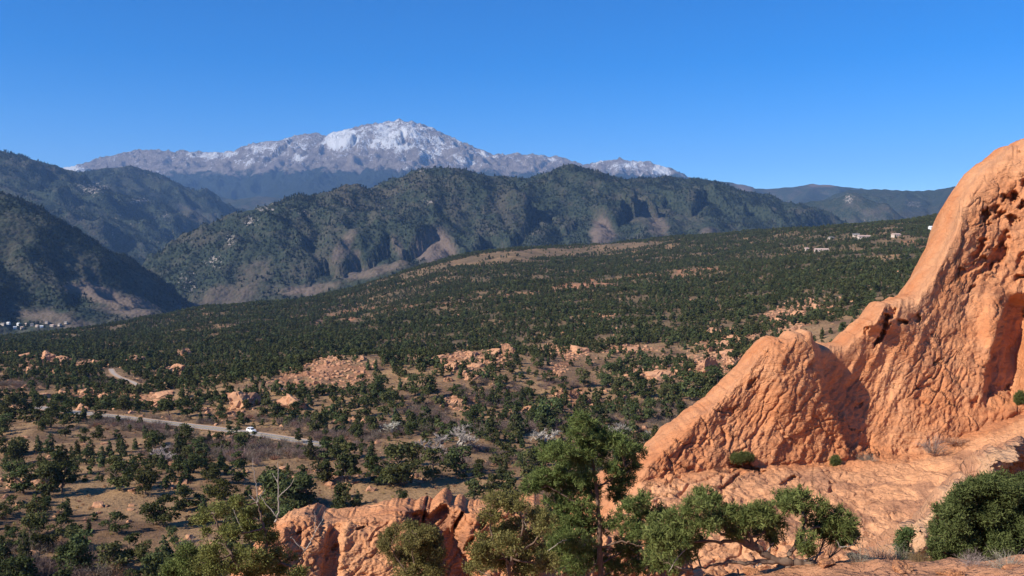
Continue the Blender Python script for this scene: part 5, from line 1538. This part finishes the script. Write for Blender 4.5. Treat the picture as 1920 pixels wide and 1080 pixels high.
def fg_tree(name, D, clumps, stems, mat, kind, seed, label, category, dens=1.0, grow=1.18, dspread=.5, dead=(), twig_r=.006, z_drop=True, bark=None):
    """clumps: (px, py, rx, ry) in photo px; stems: (polyline, r0, r1) in photo px and metres"""
    rng = np.random.default_rng(seed)
    mpp = D / F
    wood = []
    stem_pts = []
    foot = None
    for pl, r0, r1 in stems:
        c = path3(pl, D, rng, .012)
        if foot is None:
            g = c[0].copy(); g[2] = float(h(g[0], g[1])) - .15
            if z_drop and g[2] < c[0][2]:
                m = max(3, int((c[0][2] - g[2]) / .25))
                ext = np.linspace(g, c[0], m, endpoint=False)
                c = np.concatenate([ext, c])
            foot = c[0].copy()
        wood.append((c, np.linspace(r0, r1, len(c)) * (1 + .12 * rng.normal(size=len(c)))))
        stem_pts.append(c)
    SPt = np.concatenate(stem_pts)
    cen = []; drs = []
    for (cx, cy_, rx, ry) in clumps:
        off = rng.uniform(-1, 1) * dspread
        c = P(cx, cy_, D + off)
        R = np.array([rx * mpp, .5 * (rx + ry) * mpp * 1.1, ry * mpp]) * grow
        # limb from the nearest lower point of a stem
        dd = np.linalg.norm((SPt - c) * np.array([1, .8, 1.0]), axis=1) + np.where(SPt[:, 2] > c[2] + .02, .35, 0)
        a = SPt[np.argmin(dd)]
        s = np.linspace(0, 1, 7)[:, None]
        sag = np.array([0, 0, -.16 * np.linalg.norm(c - a)])
        limb = a + (c - a) * s + sag * (s * (1 - s) * 2) + rng.normal(size=(7, 3)) * .012 * np.sin(s * math.pi)
        lr = min(.028, .008 + .02 * np.linalg.norm(c - a))
        wood.append((limb, np.linspace(lr, twig_r, 7)))
        n = int(dens * 58 * (rx * ry) * mpp * mpp / .02) + 20
        u = rng.normal(size=(n, 3)); u /= np.linalg.norm(u, axis=1)[:, None]
        rad = rng.random(n) ** .42 * rng.uniform(.8, 1.18, n)
        tip = c + u * rad[:, None] * R
        # lumps inside the clump leave gaps between them
        keep = fbm(tip / .16, 2, seed) > (-.17 if kind == 'pine' and 'tall' in label else -.24)
        tip = tip[keep]; u = u[keep]
        cen.append(tip); drs.append(u * .7 + np.array([0, 0, .45]))
        for q in tip[:: max(1, len(tip) // 14)]:
            j = limb[rng.integers(3, 7)]
            m = (j + q) / 2 + rng.normal(size=3) * .02
            wood.append((np.array([j, m, q]), np.array([twig_r, twig_r * .8, twig_r * .4])))
    V, f, t = tufts(np.concatenate(cen), np.concatenate(drs), kind, rng)
    o = link(name, None, None, tuple(foot), label=label, category=category)
    o.empty_display_size = .3
    V = V - foot
    link('crown', mesh_np('crown', V, f, False, {'tint': t}, mat), o)
    WV, WF = tubes(wood, 6)
    link('trunk', mesh_np('trunk', WV - foot, WF, True, None, bark or M_fbark), o)
    for grp in dead:
        DV, DF = tubes([(path3(pl, D, rng, .006) - foot, np.linspace(r0, r1, max(5, len(pl) * 4))) for pl, r0, r1 in grp], 6)
        link('dead_branch', mesh_np('dead_branch', DV, DF, True, None, M_snag), o)
    return o

def zc(ox, oy, s, L):
    return [(ox + x / s, oy + y / s, rx / s, ry / s) for x, y, rx, ry in L]
def zp(ox, oy, s, L):
    return [(ox + q[0] / s, oy + q[1] / s) + tuple(q[2:]) for q in L]

# ---- tall pine in the middle
pc = zc(900, 760, 3.375, [(655, 92, 52, 42), (620, 130, 40, 34), (700, 125, 50, 40), (640, 190, 66, 40), (740, 165, 70, 42), (820, 215, 74, 46), (700, 235, 70, 46), (880, 255, 70, 44), (960, 300, 64, 34), (905, 330, 60, 34), (520, 295, 80, 46), (450, 300, 50, 36), (590, 335, 80, 50), (500, 265, 50, 26),
        (660, 320, 70, 56), (760, 300, 64, 56), (410, 490, 84, 50), (480, 440, 84, 40), (355, 520, 46, 34), (560, 500, 100, 66), (650, 450, 70, 50), (700, 530, 70, 50), (880, 470, 70, 46), (930, 400, 60, 36), (860, 560, 60, 46), (840, 400, 56, 36), (640, 640, 110, 66), (520, 600, 80, 44), (560, 720, 110, 60),
        (920, 640, 60, 40), (1005, 600, 56, 44), (1100, 670, 50, 36), (1000, 690, 60, 40), (690, 770, 100, 60), (600, 860, 110, 66), (500, 800, 70, 50), (850, 730, 64, 40), (960, 790, 80, 50), (1060, 800, 74, 50), (1110, 920, 90, 60), (700, 950, 100, 60), (900, 900, 80, 60), (470, 950, 80, 56), (1000, 1010, 100, 46), (850, 1020, 80, 44), (620, 1020, 100, 44), (560, 940, 80, 50), (1180, 860, 60, 46)])
pc = [(1124 + (x - 1124) * 1.1, y, a, b) for x, y, a, b in pc]
fg_tree('pine_tree', 19, pc, [(zp(900, 760, 3.375, [(770, 1300), (765, 1080), (760, 950), (755, 800), (750, 650), (735, 500), (715, 380), (700, 280), (670, 180), (655, 90)]), .10, .015),
        (zp(900, 760, 3.375, [(752, 700), (640, 640), (520, 560), (400, 500)]), .03, .012), (zp(900, 760, 3.375, [(755, 760), (860, 720), (980, 660), (1090, 680)]), .028, .01), (zp(900, 760, 3.375, [(735, 520), (830, 470), (920, 400)]), .024, .01),
        (zp(900, 760, 3.375, [(760, 900), (900, 860), (1080, 900)]), .028, .012), (zp(900, 760, 3.375, [(760, 900), (640, 850), (520, 820)]), .028, .012), (zp(900, 760, 3.375, [(715, 390), (600, 350), (500, 300)]), .02, .008)],
        M_fpine, 'pine', 1001, 'tall upright green pine rising in front of the sandstone ridge', 'pine tree', 1.12, 1.32, .7)

# ---- olive juniper leaning against it
jc = zc(900, 760, 3.375, [(110, 600, 80, 44), (180, 580, 70, 36), (60, 690, 60, 44), (200, 640, 54, 36), (262, 640, 36, 28), (150, 790, 70, 50), (50, 860, 70, 56), (230, 760, 50, 46), (180, 880, 80, 60), (40, 970, 66, 60), (140, 990, 96, 60), (260, 950, 70, 50), (330, 850, 70, 60), (400, 740, 80, 56), (300, 1040, 80, 40), (420, 990, 80, 50), (360, 680, 60, 40), (-20, 920, 50, 40), (-30, 1030, 60, 44)])
fg_tree('juniper_tree', 17, jc, [(zp(900, 760, 3.375, [(190, 1300), (185, 1090), (200, 960), (260, 820), (280, 740), (230, 650), (180, 600)]), .07, .012), (zp(900, 760, 3.375, [(190, 1000), (100, 900), (60, 780), (80, 680)]), .035, .01), (zp(900, 760, 3.375, [(210, 960), (330, 880), (400, 780)]), .03, .01)],
        M_fjun, 'juniper', 1002, 'ragged olive green juniper pressed against the left side of the tall pine', 'juniper tree', 1.0, 1.22, .5,
        dead=[[(zp(900, 760, 3.375, [(260, 820), (300, 760), (270, 720), (250, 660)]), .012, .004)], [(zp(900, 760, 3.375, [(400, 980), (430, 920), (500, 870), (550, 850)]), .012, .004)], [(zp(900, 760, 3.375, [(180, 1060), (160, 990), (190, 900), (210, 850)]), .014, .005)]])

# ---- round olive bush in front of the ridge
bc_ = zc(660, 900, 4.8, [(540, 430, 66, 56), (400, 470, 86, 56), (320, 520, 66, 56), (290, 600, 50, 50), (680, 480, 80, 64), (770, 540, 50, 56), (520, 560, 110, 74), (420, 680, 100, 74), (620, 680, 120, 90), (760, 680, 70, 84), (560, 800, 150, 66), (740, 810, 90, 60), (660, 600, 90, 60), (480, 900, 120, 60), (680, 920, 140, 60)])
fg_tree('juniper_bush', 20, bc_, [(zp(660, 900, 4.8, [(600, 1150), (590, 950), (560, 780), (540, 600), (540, 450)]), .06, .012), (zp(660, 900, 4.8, [(590, 950), (450, 760), (340, 600)]), .03, .01), (zp(660, 900, 4.8, [(590, 950), (700, 760), (750, 600)]), .03, .01)],
        M_fjun, 'juniper', 1003, 'rounded olive juniper bush standing before the dark cleft of the sandstone ridge', 'juniper bush', 1.0, 1.22, .5)

# ---- juniper with bleached dead tops
lc = zc(340, 870, 5.14, [(300, 470, 120, 66), (190, 520, 60, 50), (400, 430, 54, 44), (530, 370, 64, 44), (720, 430, 90, 50), (650, 490, 56, 56), (770, 420, 60, 36), (640, 620, 100, 70), (760, 680, 110, 80), (500, 660, 70, 54), (420, 640, 54, 46), (230, 660, 50, 36), (300, 840, 100, 66), (380, 740, 56, 56), (560, 850, 100, 80), (700, 900, 140, 90),
        (880, 700, 54, 46), (930, 850, 70, 60), (820, 950, 90, 70), (240, 950, 110, 70), (330, 1020, 120, 66), (500, 1000, 76, 56), (960, 1020, 64, 46), (1050, 900, 50, 46), (1130, 1050, 80, 40), (700, 1050, 120, 50), (850, 560, 50, 50)])
fg_tree('juniper_tree', 16, lc, [(zp(340, 870, 5.14, [(720, 1400), (700, 1200), (640, 1090), (560, 980), (470, 870), (400, 700), (350, 580), (300, 470)]), .075, .012), (zp(340, 870, 5.14, [(660, 1120), (790, 1000), (830, 800), (800, 620), (750, 450), (735, 370)]), .05, .012),
        (zp(340, 870, 5.14, [(800, 950), (950, 960), (1100, 1000), (1150, 900), (1190, 830)]), .03, .012)],
        M_fjun, 'juniper', 1004, 'straggly yellow green juniper with bleached dead branches sticking up', 'juniper tree', .95, 1.22, .6,
        dead=[[(zp(340, 870, 5.14, [(900, 560), (940, 470), (937, 300), (930, 160), (935, 60), (932, -20)]), .016, .005), (zp(340, 870, 5.14, [(930, 175), (905, 135), (878, 88)]), .010, .005), (zp(340, 870, 5.14, [(975, 280), (1040, 222), (1088, 148)]), .009, .004), (zp(340, 870, 5.14, [(938, 320), (975, 280)]), .009, .008)],
              [(zp(340, 870, 5.14, [(735, 400), (725, 355), (675, 325), (655, 292)]), .012, .006), (zp(340, 870, 5.14, [(735, 380), (750, 318), (782, 282), (812, 245)]), .009, .005)],
              [(zp(340, 870, 5.14, [(912, 505), (870, 440), (820, 390), (765, 305)]), .011, .005)], [(zp(340, 870, 5.14, [(730, 250), (702, 105), (690, 0), (688, -60)]), .008, .004), (zp(340, 870, 5.14, [(735, 370), (730, 250)]), .009, .008)],
              [(zp(340, 870, 5.14, [(590, 640), (545, 550), (515, 465), (500, 420)]), .010, .004)],
              [(zp(340, 870, 5.14, [(1195, 840), (1245, 745), (1282, 690), (1300, 620), (1352, 570), (1385, 450)]), .014, .004), (zp(340, 870, 5.14, [(1290, 640), (1290, 540), (1285, 450)]), .008, .003), (zp(340, 870, 5.14, [(1190, 830), (1120, 780), (1060, 690), (1050, 720)]), .010, .004)]])

# ---- dark green shrub at its foot
fg_tree('oak_shrub', 18, zc(340, 870, 5.14, [(40, 850, 80, 80), (120, 900, 80, 80), (60, 1000, 110, 80), (-60, 960, 80, 70), (-120, 1040, 80, 50), (160, 1040, 90, 60), (10, 1080, 120, 50)]), [(zp(340, 870, 5.14, [(40, 1400), (40, 1150), (60, 950), (60, 860)]), .04, .012), (zp(340, 870, 5.14, [(40, 1150), (-60, 1000)]), .02, .01)],
        M_fpine, 'juniper', 1005, 'low bright green shrub at the foot of the dead topped juniper', 'shrub', .9, 1.22, .4)

# ---- sprawling pinyon with the fallen trunk
sc_ = zc(1220, 880, 4.8, [(470, 250, 96, 66), (560, 300, 74, 54), (420, 330, 90, 50), (250, 440, 110, 70), (150, 520, 80, 60), (330, 520, 100, 66), (220, 620, 110, 66), (100, 680, 80, 66), (640, 410, 84, 50), (750, 380, 84, 44), (820, 450, 100, 60), (700, 480, 80, 50), (900, 380, 84, 44), (1000, 350, 74, 44), (1030, 440, 90, 50), (960, 540, 100, 54),
        (1100, 500, 84, 60), (1080, 600, 80, 54), (1200, 270, 80, 52), (1300, 240, 84, 52), (1370, 250, 54, 56), (1250, 340, 74, 54), (1520, 330, 62, 54), (1560, 400, 54, 54), (1480, 480, 80, 50), (1600, 500, 70, 50), (1700, 440, 70, 64), (1780, 480, 54, 54), (1700, 560, 80, 52), (1820, 590, 54, 44), (1720, 640, 80, 44), (1580, 580, 70, 46), (1400, 640, 60, 64),
        (1410, 730, 44, 44), (760, 560, 70, 44), (40, 460, 56, 54), (50, 600, 70, 70), (60, 780, 84, 84), (180, 860, 84, 66), (300, 760, 66, 50), (380, 640, 80, 50), (520, 480, 80, 50), (1340, 330, 60, 50)])
fg_tree('pinyon_tree', 14.6, sc_, [(zp(1220, 880, 4.8, [(1500, 900), (1440, 865), (1250, 832), (1120, 815), (1040, 770), (960, 715), (880, 670), (720, 570), (600, 470), (520, 400)]), .095, .016), (zp(1220, 880, 4.8, [(1000, 740), (920, 640), (860, 560), (800, 470)]), .045, .014), (zp(1220, 880, 4.8, [(1225, 815), (1290, 700), (1365, 600), (1390, 480), (1400, 400), (1330, 290)]), .045, .012),
        (zp(1220, 880, 4.8, [(1130, 830), (900, 840), (700, 835), (500, 875), (380, 900)]), .04, .012), (zp(1220, 880, 4.8, [(960, 715), (760, 640), (600, 650), (430, 650), (250, 640)]), .04, .012), (zp(1220, 880, 4.8, [(1380, 560), (1500, 520), (1650, 520), (1780, 540)]), .024, .01), (zp(1220, 880, 4.8, [(880, 680), (700, 610), (560, 540), (480, 470), (460, 330)]), .03, .01),
        (zp(1220, 880, 4.8, [(1230, 840), (1240, 900), (1250, 980)]), .06, .05)],
        M_fpine, 'pine', 1006, 'sprawling green pinyon with twisted bare limbs and thick leaning trunk', 'pinyon tree', 1.12, 1.5, .55,
        dead=[[(zp(1220, 880, 4.8, [(1380, 830), (1450, 800), (1500, 775), (1552, 735)]), .022, .014)], [(zp(1220, 880, 4.8, [(1060, 830), (980, 850), (920, 880), (885, 950)]), .018, .008)], [(zp(1220, 880, 4.8, [(1430, 870), (1500, 880), (1565, 880)]), .016, .01)],
              [(zp(1220, 880, 4.8, [(1020, 760), (1080, 700), (1110, 660)]), .014, .008)], [(zp(1220, 880, 4.8, [(1700, 700), (1820, 690), (1860, 630), (1885, 590)]), .010, .004), (zp(1220, 880, 4.8, [(1640, 560), (1700, 700)]), .010, .009)], [(zp(1220, 880, 4.8, [(380, 650), (300, 740), (220, 820), (160, 930)]), .010, .005)]])

# ---- dense juniper on the right
rg_ = np.random.default_rng(77)
dc = []
for i in range(60):
    a = rg_.uniform(0, 6.283); r = rg_.random() ** .5
    x = 1015 + 365 * r * math.cos(a); y = 690 + 335 * r * math.sin(a)
    if y < 420 and x < 800 - (y - 420): continue
    if x > 1190 and y < 330: continue
    dc.append((x, y, rg_.uniform(60, 95), rg_.uniform(55, 80)))
dc += [(1150, 330, 90, 50), (1050, 350, 80, 44), (930, 400, 80, 50), (820, 500, 80, 54), (720, 570, 80, 56), (650, 700, 50, 70), (640, 850, 50, 70), (1300, 340, 70, 50), (1330, 500, 80, 90), (1340, 700, 80, 90), (1400, 600, 90, 120), (1400, 420, 80, 80), (1450, 800, 100, 90), (680, 950, 70, 60), (860, 1000, 90, 50)]
fg_tree('juniper_tree', 15.5, zc(1600, 820, 4.15, dc), [(zp(1600, 820, 4.15, [(1040, 1120), (1030, 1000), (1040, 850), (1060, 650), (1080, 450)]), .08, .02), (zp(1600, 820, 4.15, [(1030, 1000), (880, 850), (760, 700), (700, 600)]), .045, .012), (zp(1600, 820, 4.15, [(1030, 1000), (1180, 850), (1260, 650), (1280, 450)]), .045, .012), (zp(1600, 820, 4.15, [(1030, 1000), (900, 950), (760, 900)]), .03, .01)],
        M_fjun2, 'juniper', 1007, 'dense rounded dark green juniper on the near sandy ledge', 'juniper tree', 1.05, 1.06, .75)
# ---- small green juniper sprig and dry shrubs on the ledge
fg_tree('juniper_sapling', 15.8, zc(1600, 820, 4.15, [(400, 770, 44, 50), (380, 840, 40, 40), (430, 740, 30, 30), (390, 900, 36, 40)]), [(zp(1600, 820, 4.15, [(395, 980), (395, 850), (405, 760)]), .02, .006)], M_fjun2, 'juniper', 1008, 'small upright green juniper sapling among grey shrubs', 'juniper sapling', 1.0, 1.22, .15)

def fin_hit(px, py):
    return P(px, py, float(fin_depth(np.array([[px]], float), np.array([[py]], float), np.array([[float(ip(px, FIN_CREST))]]))[0, 0]) - .1)
M_grey = foliage_mat('grey_shrub_twigs', (0.16, 0.13, 0.105), (0.37, 0.31, 0.26), 0.0, 0.1)
fg_bush = [twig_bush('twigs', 150, 171, M_grey, 1.0, 1.0, .006), twig_bush('twigs', 170, 172, M_grey, 1.3, .85, .006), twig_bush('twigs', 120, 173, M_russet, 1.0, .9, .006), twig_bush('blades', 200, 174, M_dry, 1.4, .6, .01)]
def shrub(px, py, hp, D, k, wd, label, cat='shrub', name='dry_shrub'):
    q = P(px, py, D) if D else fin_hit(px, py)
    if D:
        q[2] = float(h(q[0], q[1])) - .05
    hh = hp * q[1] / F
    o = link(name, None, None, tuple(q), px * .37, label=label, category=cat)
    o.scale = (hh * wd, hh * wd, hh)
    link('blades' if k == 3 else 'twigs', fg_bush[k], o)
shrub(1690, 1052, 52, 15.4, 0, 1.0, 'tall grey twiggy shrub behind the juniper sapling')
shrub(1652, 1048, 44, 15.6, 1, 1.0, 'grey twiggy shrub beside the tip of the sprawling pinyon')
shrub(1722, 1062, 40, 14.6, 2, .9, 'brownish dry shrub touching the dense juniper')
shrub(1612, 1066, 44, 14.2, 0, .8, 'thin grey shrub on the sand in front of the fallen trunk')
shrub(1888, 1078, 56, 12.9, 1, .9, 'grey brown twiggy shrub before the dense round juniper')
shrub(1822, 1068, 36, 13.2, 0, 1.1, 'low grey shrub under the lower edge of the dense juniper')
shrub(1750, 850, 44, None, 0, .9, 'grey bush rooted where the great fin meets its slab')
shrub(1626, 868, 26, None, 1, 1.0, 'small grey bush in the seam below the great fin')
shrub(1795, 832, 18, None, 3, 3.0, 'long patch of yellow grass in the seam of the great fin', 'grass', 'grass_patch')
shrub(1345, 884, 18, None, 2, 1.1, 'tiny russet bush at the broken left toe of the great fin')
for nm, (px, py, rx, ry), lb in (('seam_juniper', (1392, 860, 22, 8), 'flat green juniper mat clinging to the notch at the fin foot'), ('seam_shrub', (1566, 866, 9, 8), 'tiny green shrub in the shadowed seam under the fin'), ('wall_shrub', (1913, 748, 10, 10), 'small green shrub on the ledge beside the fin alcove')):
    q = fin_hit(px, py)
    fg_tree('juniper_shrub', float(q[1]) - .35, [(px - rx * .4, py, rx * .6, ry), (px + rx * .4, py - 2, rx * .6, ry), (px, py - 4, rx * .6, ry)], [([(px, py + ry + 5), (px, py)], .03, .012)], M_fjun2, 'juniper', 1100 + px, lb, 'shrub', 2.0, 1.18, .15, z_drop=False)

# ---- loose sandstone blocks on the near ledge
fr = [rock_mesh('rock', 160 + i, .62, M_sand, 4) for i in range(4)]
for i, (px, py, wp, D, rz, lb) in enumerate(((1478, 1040, 60, 15.6, .4, 'red angular block lying behind the thick leaning trunk'), (1552, 1066, 54, 14.2, 1.2, 'low orange block beside the end of the fallen limb'), (1604, 1052, 40, 15.0, 2.0, 'small flat orange block on the ledge by thin grey shrub'),
        (1690, 1072, 70, 13.4, .2, 'broad flat orange block before the tall grey shrub'), (1780, 1076, 60, 12.9, 2.7, 'smooth orange block under the dense juniper edge'), (1905, 1078, 70, 12.4, .9, 'orange block beside the grey brown twiggy shrub'), (1410, 1070, 46, 14.4, 1.9, 'dark red block under the sprawling pinyon limbs'), (1330, 1068, 50, 15.2, .7, 'orange block below the low pinyon limb'))):
    q = P(px, py, D); q[2] = float(h(q[0], q[1]))
    sc = wp * D / F * .5
    o = link('sandstone_block', fr[i % 4], None, tuple(q + np.array([0, 0, sc * .12])), rz, None, label=lb, category='rock')
    o.scale = (sc, sc, sc * .62)
# ================================================================== HOUSES AND CAR
def box(x0, x1, y0, y1, z0, z1):
    V = np.array([[x, y, z] for z in (z0, z1) for y in (y0, y1) for x in (x0, x1)], float)
    f = np.array([[0, 2, 3, 1], [4, 5, 7, 6], [0, 1, 5, 4], [2, 6, 7, 3], [0, 4, 6, 2], [1, 3, 7, 5]])
    return V, f
def join(parts):
    VV = []; FF = []; o = 0
    for V, f in parts:
        VV.append(V); FF.append(f + o); o += len(V)
    return np.concatenate(VV), np.concatenate(FF)
def prism(prof, y0, y1):
    """profile in x,z extruded along y (convex quads fan)"""
    n = len(prof)
    V = np.array([[x, y0, z] for x, z in prof] + [[x, y1, z] for x, z in prof], float)
    side = np.array([[i, (i + 1) % n, (i + 1) % n + n, i + n] for i in range(n)])
    return V, [side, np.array([list(range(n))[::-1]]), np.array([list(range(n, 2 * n))])]
M_wall_w = simple('white_stucco', (0.80, 0.79, 0.76), 0.9, 0.1, 0.05, 0.5)
M_wall_b = simple('beige_stucco', (0.55, 0.46, 0.38), 0.9, 0.1, 0.08, 0.5)
M_roof_g = simple('grey_shingle_roof', (0.22, 0.20, 0.19), 0.9, 0.1, 0.2, 2)
M_roof_p = simple('pinkish_tile_roof', (0.50, 0.36, 0.30), 0.9, 0.1, 0.15, 2)
M_roof_w = simple('white_metal_roof', (0.78, 0.78, 0.76), 0.6, 0.3, 0.05, 2)
M_glass = simple('dark_window_glass', (0.03, 0.035, 0.045), 0.15, 0.5, 0.1, 1)
M_door = simple('brown_door', (0.16, 0.09, 0.05), 0.7, 0.2, 0.1, 1)
def house(pos, w, d, hh, roof, wall_m, roof_m, rotz, label, group):
    o = link('house', None, None, tuple(pos), rotz, label=label, category='house', group=group)
    V, f = box(-w / 2, w / 2, -d / 2, d / 2, -2.5, hh)
    wl = link('wall', mesh_np('wall', V, f, False, None, wall_m), o)
    V, fs = prism([(-d / 2 - .5, hh - .1), (d / 2 + .5, hh - .1), (0.0, hh + roof)], -w / 2 - .6, w / 2 + .6)
    V = V[:, [1, 0, 2]]
    link('roof', mesh_np('roof', V, [fs[0], fs[1], fs[2]], False, None, roof_m), o)
    nwin = max(2, int(w / 4))
    for i in range(nwin):
        x = -w / 2 + (i + .5) * w / nwin
        if i == nwin // 2:
            V, f = box(x - .55, x + .55, -d / 2 - .06, -d / 2 - .003, 0, 2.1)
            link('door', mesh_np('door', V, f, False, None, M_door), o)
        else:
            V, f = box(x - .8, x + .8, -d / 2 - .06, -d / 2 - .003, 1.0, min(hh - .4, 2.4))
            link('window', mesh_np('window', V, f, False, None, M_glass), o)
    return o
for px, py, wp, wm, rm, rz, lb in ((1750, 432, 15, M_wall_w, M_roof_w, .1, 'bright white house on the wooded rise beside the great fin'), (1774, 433, 9, M_wall_w, M_roof_g, .3, 'small white house half hidden beside the great fin edge'),
        (1689, 434, 5, M_wall_w, M_roof_g, 1.2, 'narrow white house on the skyline of the tableland'), (1541, 472, 26, M_wall_b, M_roof_p, -.1, 'wide beige house with a pinkish roof in the tableland wood'),
        (1513, 470, 10, M_wall_b, M_roof_p, .4, 'small beige house just beside the wide pinkish roofed house'), (1620, 449, 24, M_wall_b, M_roof_p, .1, 'long beige house among pale clearings on the tableland'),
        (1605, 444, 12, M_wall_b, M_roof_g, -.3, 'grey roofed beige house above the long beige house'), (1680, 444, 14, M_wall_b, M_roof_p, .2, 'beige house next to the red bare slope near the fin'), (1558, 450, 9, M_wall_b, M_roof_g, .5, 'little tan house on the far crest of the tableland')):
    q = ground_at(px, py)[0]
    w = wp * q[1] / F
    house(q, w, min(9, w * .8), 3.4 if w > 8 else 3.0, 2.0, wm, rm, rz, lb, 'houses on the tableland')
hr = np.random.default_rng(8)
def hill_hit(name, px, py, d0, d1):
    for D in np.arange(d0, d1, 4.0):
        q = P(px, py, D)
        z = hill_z(name, q[0], q[1])
        if q[2] < z:
            q[2] = z
            return q
    return None
for i, (px, py, wp) in enumerate(((6, 620, 10), (28, 617, 7), (42, 619, 7), (60, 614, 6), (78, 614, 7), (98, 612, 9), (124, 610, 6), (16, 612, 6), (50, 610, 6), (88, 608, 5), (35, 609, 5), (70, 618, 6), (112, 614, 5), (-12, 618, 8))):
    q = hill_hit('near_left_hill', px, py, 2300, 3400)
    if q is None:
        continue
    w = wp * q[1] / F
    w = max(7.0, w * .75)
    house(q, w, 7, 3.2, 1.7, M_wall_w if i % 3 == 1 else M_wall_b, (M_roof_g, M_roof_w, M_roof_p)[i % 3], hr.uniform(-.6, .6),
          ('beige walled house with a grey roof in the far town under the dark hill', 'white walled house with a white roof in the far town under the dark hill', 'beige walled house with a pink roof in the far town under the dark hill')[i % 3], 'houses of the far town')

# ---- white car on the road
M_paint = simple('white_car_paint', (0.80, 0.80, 0.80), 0.3, 0.5, 0.02, 1)
M_tyre = simple('black_tyre', (0.02, 0.02, 0.02), 0.8, 0.2, 0.1, 5)
M_rim = simple('grey_rim', (0.4, 0.4, 0.42), 0.4, 0.5, 0.05, 5)
M_red = simple('red_tail_lamp', (0.5, 0.02, 0.02), 0.3, 0.5, 0.05, 5)
i0 = int(np.argmin(np.abs(proj(road_main)[0] - 463)))
tdir = road_main[i0 + 1] - road_main[i0 - 1]
tdir /= np.linalg.norm(tdir)
nrm = np.array([-tdir[1], tdir[0], 0])
cp = road_main[i0] + nrm * 1.7 + np.array([0, 0, .125])
car = link('parked_car', None, None, tuple(cp), math.atan2(tdir[1], tdir[0]), label='white car on the grey road below the largest pink slab', category='car')
bp = [(-2.25, .45), (-2.2, .95), (-1.2, 1.05), (1.2, 1.02), (2.1, .85), (2.28, .5), (2.2, .28), (-2.2, .28)]
V, fs = prism(bp, -.9, .9)
body = link('body', mesh_np('body', V, fs, False, None, M_paint), car)
gp = [(-2.1, 1.0), (-1.7, 1.6), (-.2, 1.68), (.55, 1.6), (1.25, 1.0)]
V, fs = prism(gp, -.78, .78)
V[:, 1] *= np.where(V[:, 2] > 1.3, .86, 1.0)
cab = link('cabin', mesh_np('cabin', V, fs, False, None, M_paint), car)
for sy in (-1, 1):
    for x0, x1 in ((-1.55, -.45), (-.35, .62)):
        zt = 1.52
        V = np.array([[x0, sy * .775, 1.06], [x1 + .2, sy * .775, 1.06], [x1, sy * .70, zt], [x0 + .1, sy * .70, zt]])
        V = np.concatenate([V, V + np.array([0, sy * .02, 0])])
        f = np.array([[0, 1, 2, 3], [4, 7, 6, 5], [0, 4, 5, 1], [1, 5, 6, 2], [2, 6, 7, 3], [3, 7, 4, 0]])
        link('window', mesh_np('window', V, f, False, None, M_glass), car)
    for x in (-1.4, 1.4):
        a = np.linspace(0, 2 * math.pi, 16, endpoint=False)
        def disc(r, y0, y1):
            V = np.array([[x + r * math.cos(t), y, .33 + r * math.sin(t)] for y in (y0, y1) for t in a])
            return V, [np.array([[i, (i + 1) % 16, (i + 1) % 16 + 16, i + 16] for i in range(16)]), np.array([list(range(16))[::-1]]), np.array([list(range(16, 32))])]
        V, fs = disc(.34, sy * .72, sy * .93)
        wh = link('wheel', mesh_np('wheel', V, fs, False, None, M_tyre), car)
        V, fs = disc(.2, sy * .90, sy * .945)
        link('rim', mesh_np('rim', V, fs, False, None, M_rim), wh)
    V, f = box(2.12, 2.29, sy * .62 - .16, sy * .62 + .16, .62, .78)
    link('headlight', mesh_np('headlight', V, f, False, None, M_rim), car)
    V, f = box(-2.27, -2.15, sy * .66 - .14, sy * .66 + .14, .68, .88)
    link('tail_light', mesh_np('tail_light', V, f, False, None, M_red), car)
for x0, x1, z0, z1 in ((.62, 1.24, 1.56, 1.04), (-1.76, -2.1, 1.54, 1.06)):
    V = np.array([[x0, -.62, z0], [x0, .62, z0], [x1, .70, z1], [x1, -.70, z1]])
    sg = .02 if x1 > x0 else -.02
    V = np.concatenate([V, V + np.array([sg * 2, 0, .02])])
    f = np.array([[0, 1, 2, 3], [4, 7, 6, 5], [0, 4, 5, 1], [1, 5, 6, 2], [2, 6, 7, 3], [3, 7, 4, 0]])
    link('windscreen', mesh_np('windscreen', V, f, False, None, M_glass), car)
# ================================================================== HAZE
hm = bpy.data.materials.new('haze_air')
hm.use_nodes = True
ht = hm.node_tree
ht.nodes.clear()
hv = ht.nodes.new('ShaderNodeVolumePrincipled')
hv.inputs['Color'].default_value = (0.30, 0.55, 1.0, 1)
hv.inputs['Density'].default_value = 3.0e-5
hv.inputs['Anisotropy'].default_value = 0.0
hout = ht.nodes.new('ShaderNodeOutputMaterial')
ht.links.new(hv.outputs[0], hout.inputs['Volume'])
hx, hz0, hz1 = 25500, -345, 2700
hb = np.array([[sx * hx, sy * hx, z] for z in (hz0, hz1) for sy in (-1, 1) for sx in (-1, 1)], float)
hf = np.array([[0, 2, 3, 1], [4, 5, 7, 6], [0, 1, 5, 4], [2, 6, 7, 3], [0, 4, 6, 2], [1, 3, 7, 5]])
link('haze', mesh_np('haze', hb, hf, False, None, hm), kind='stuff')
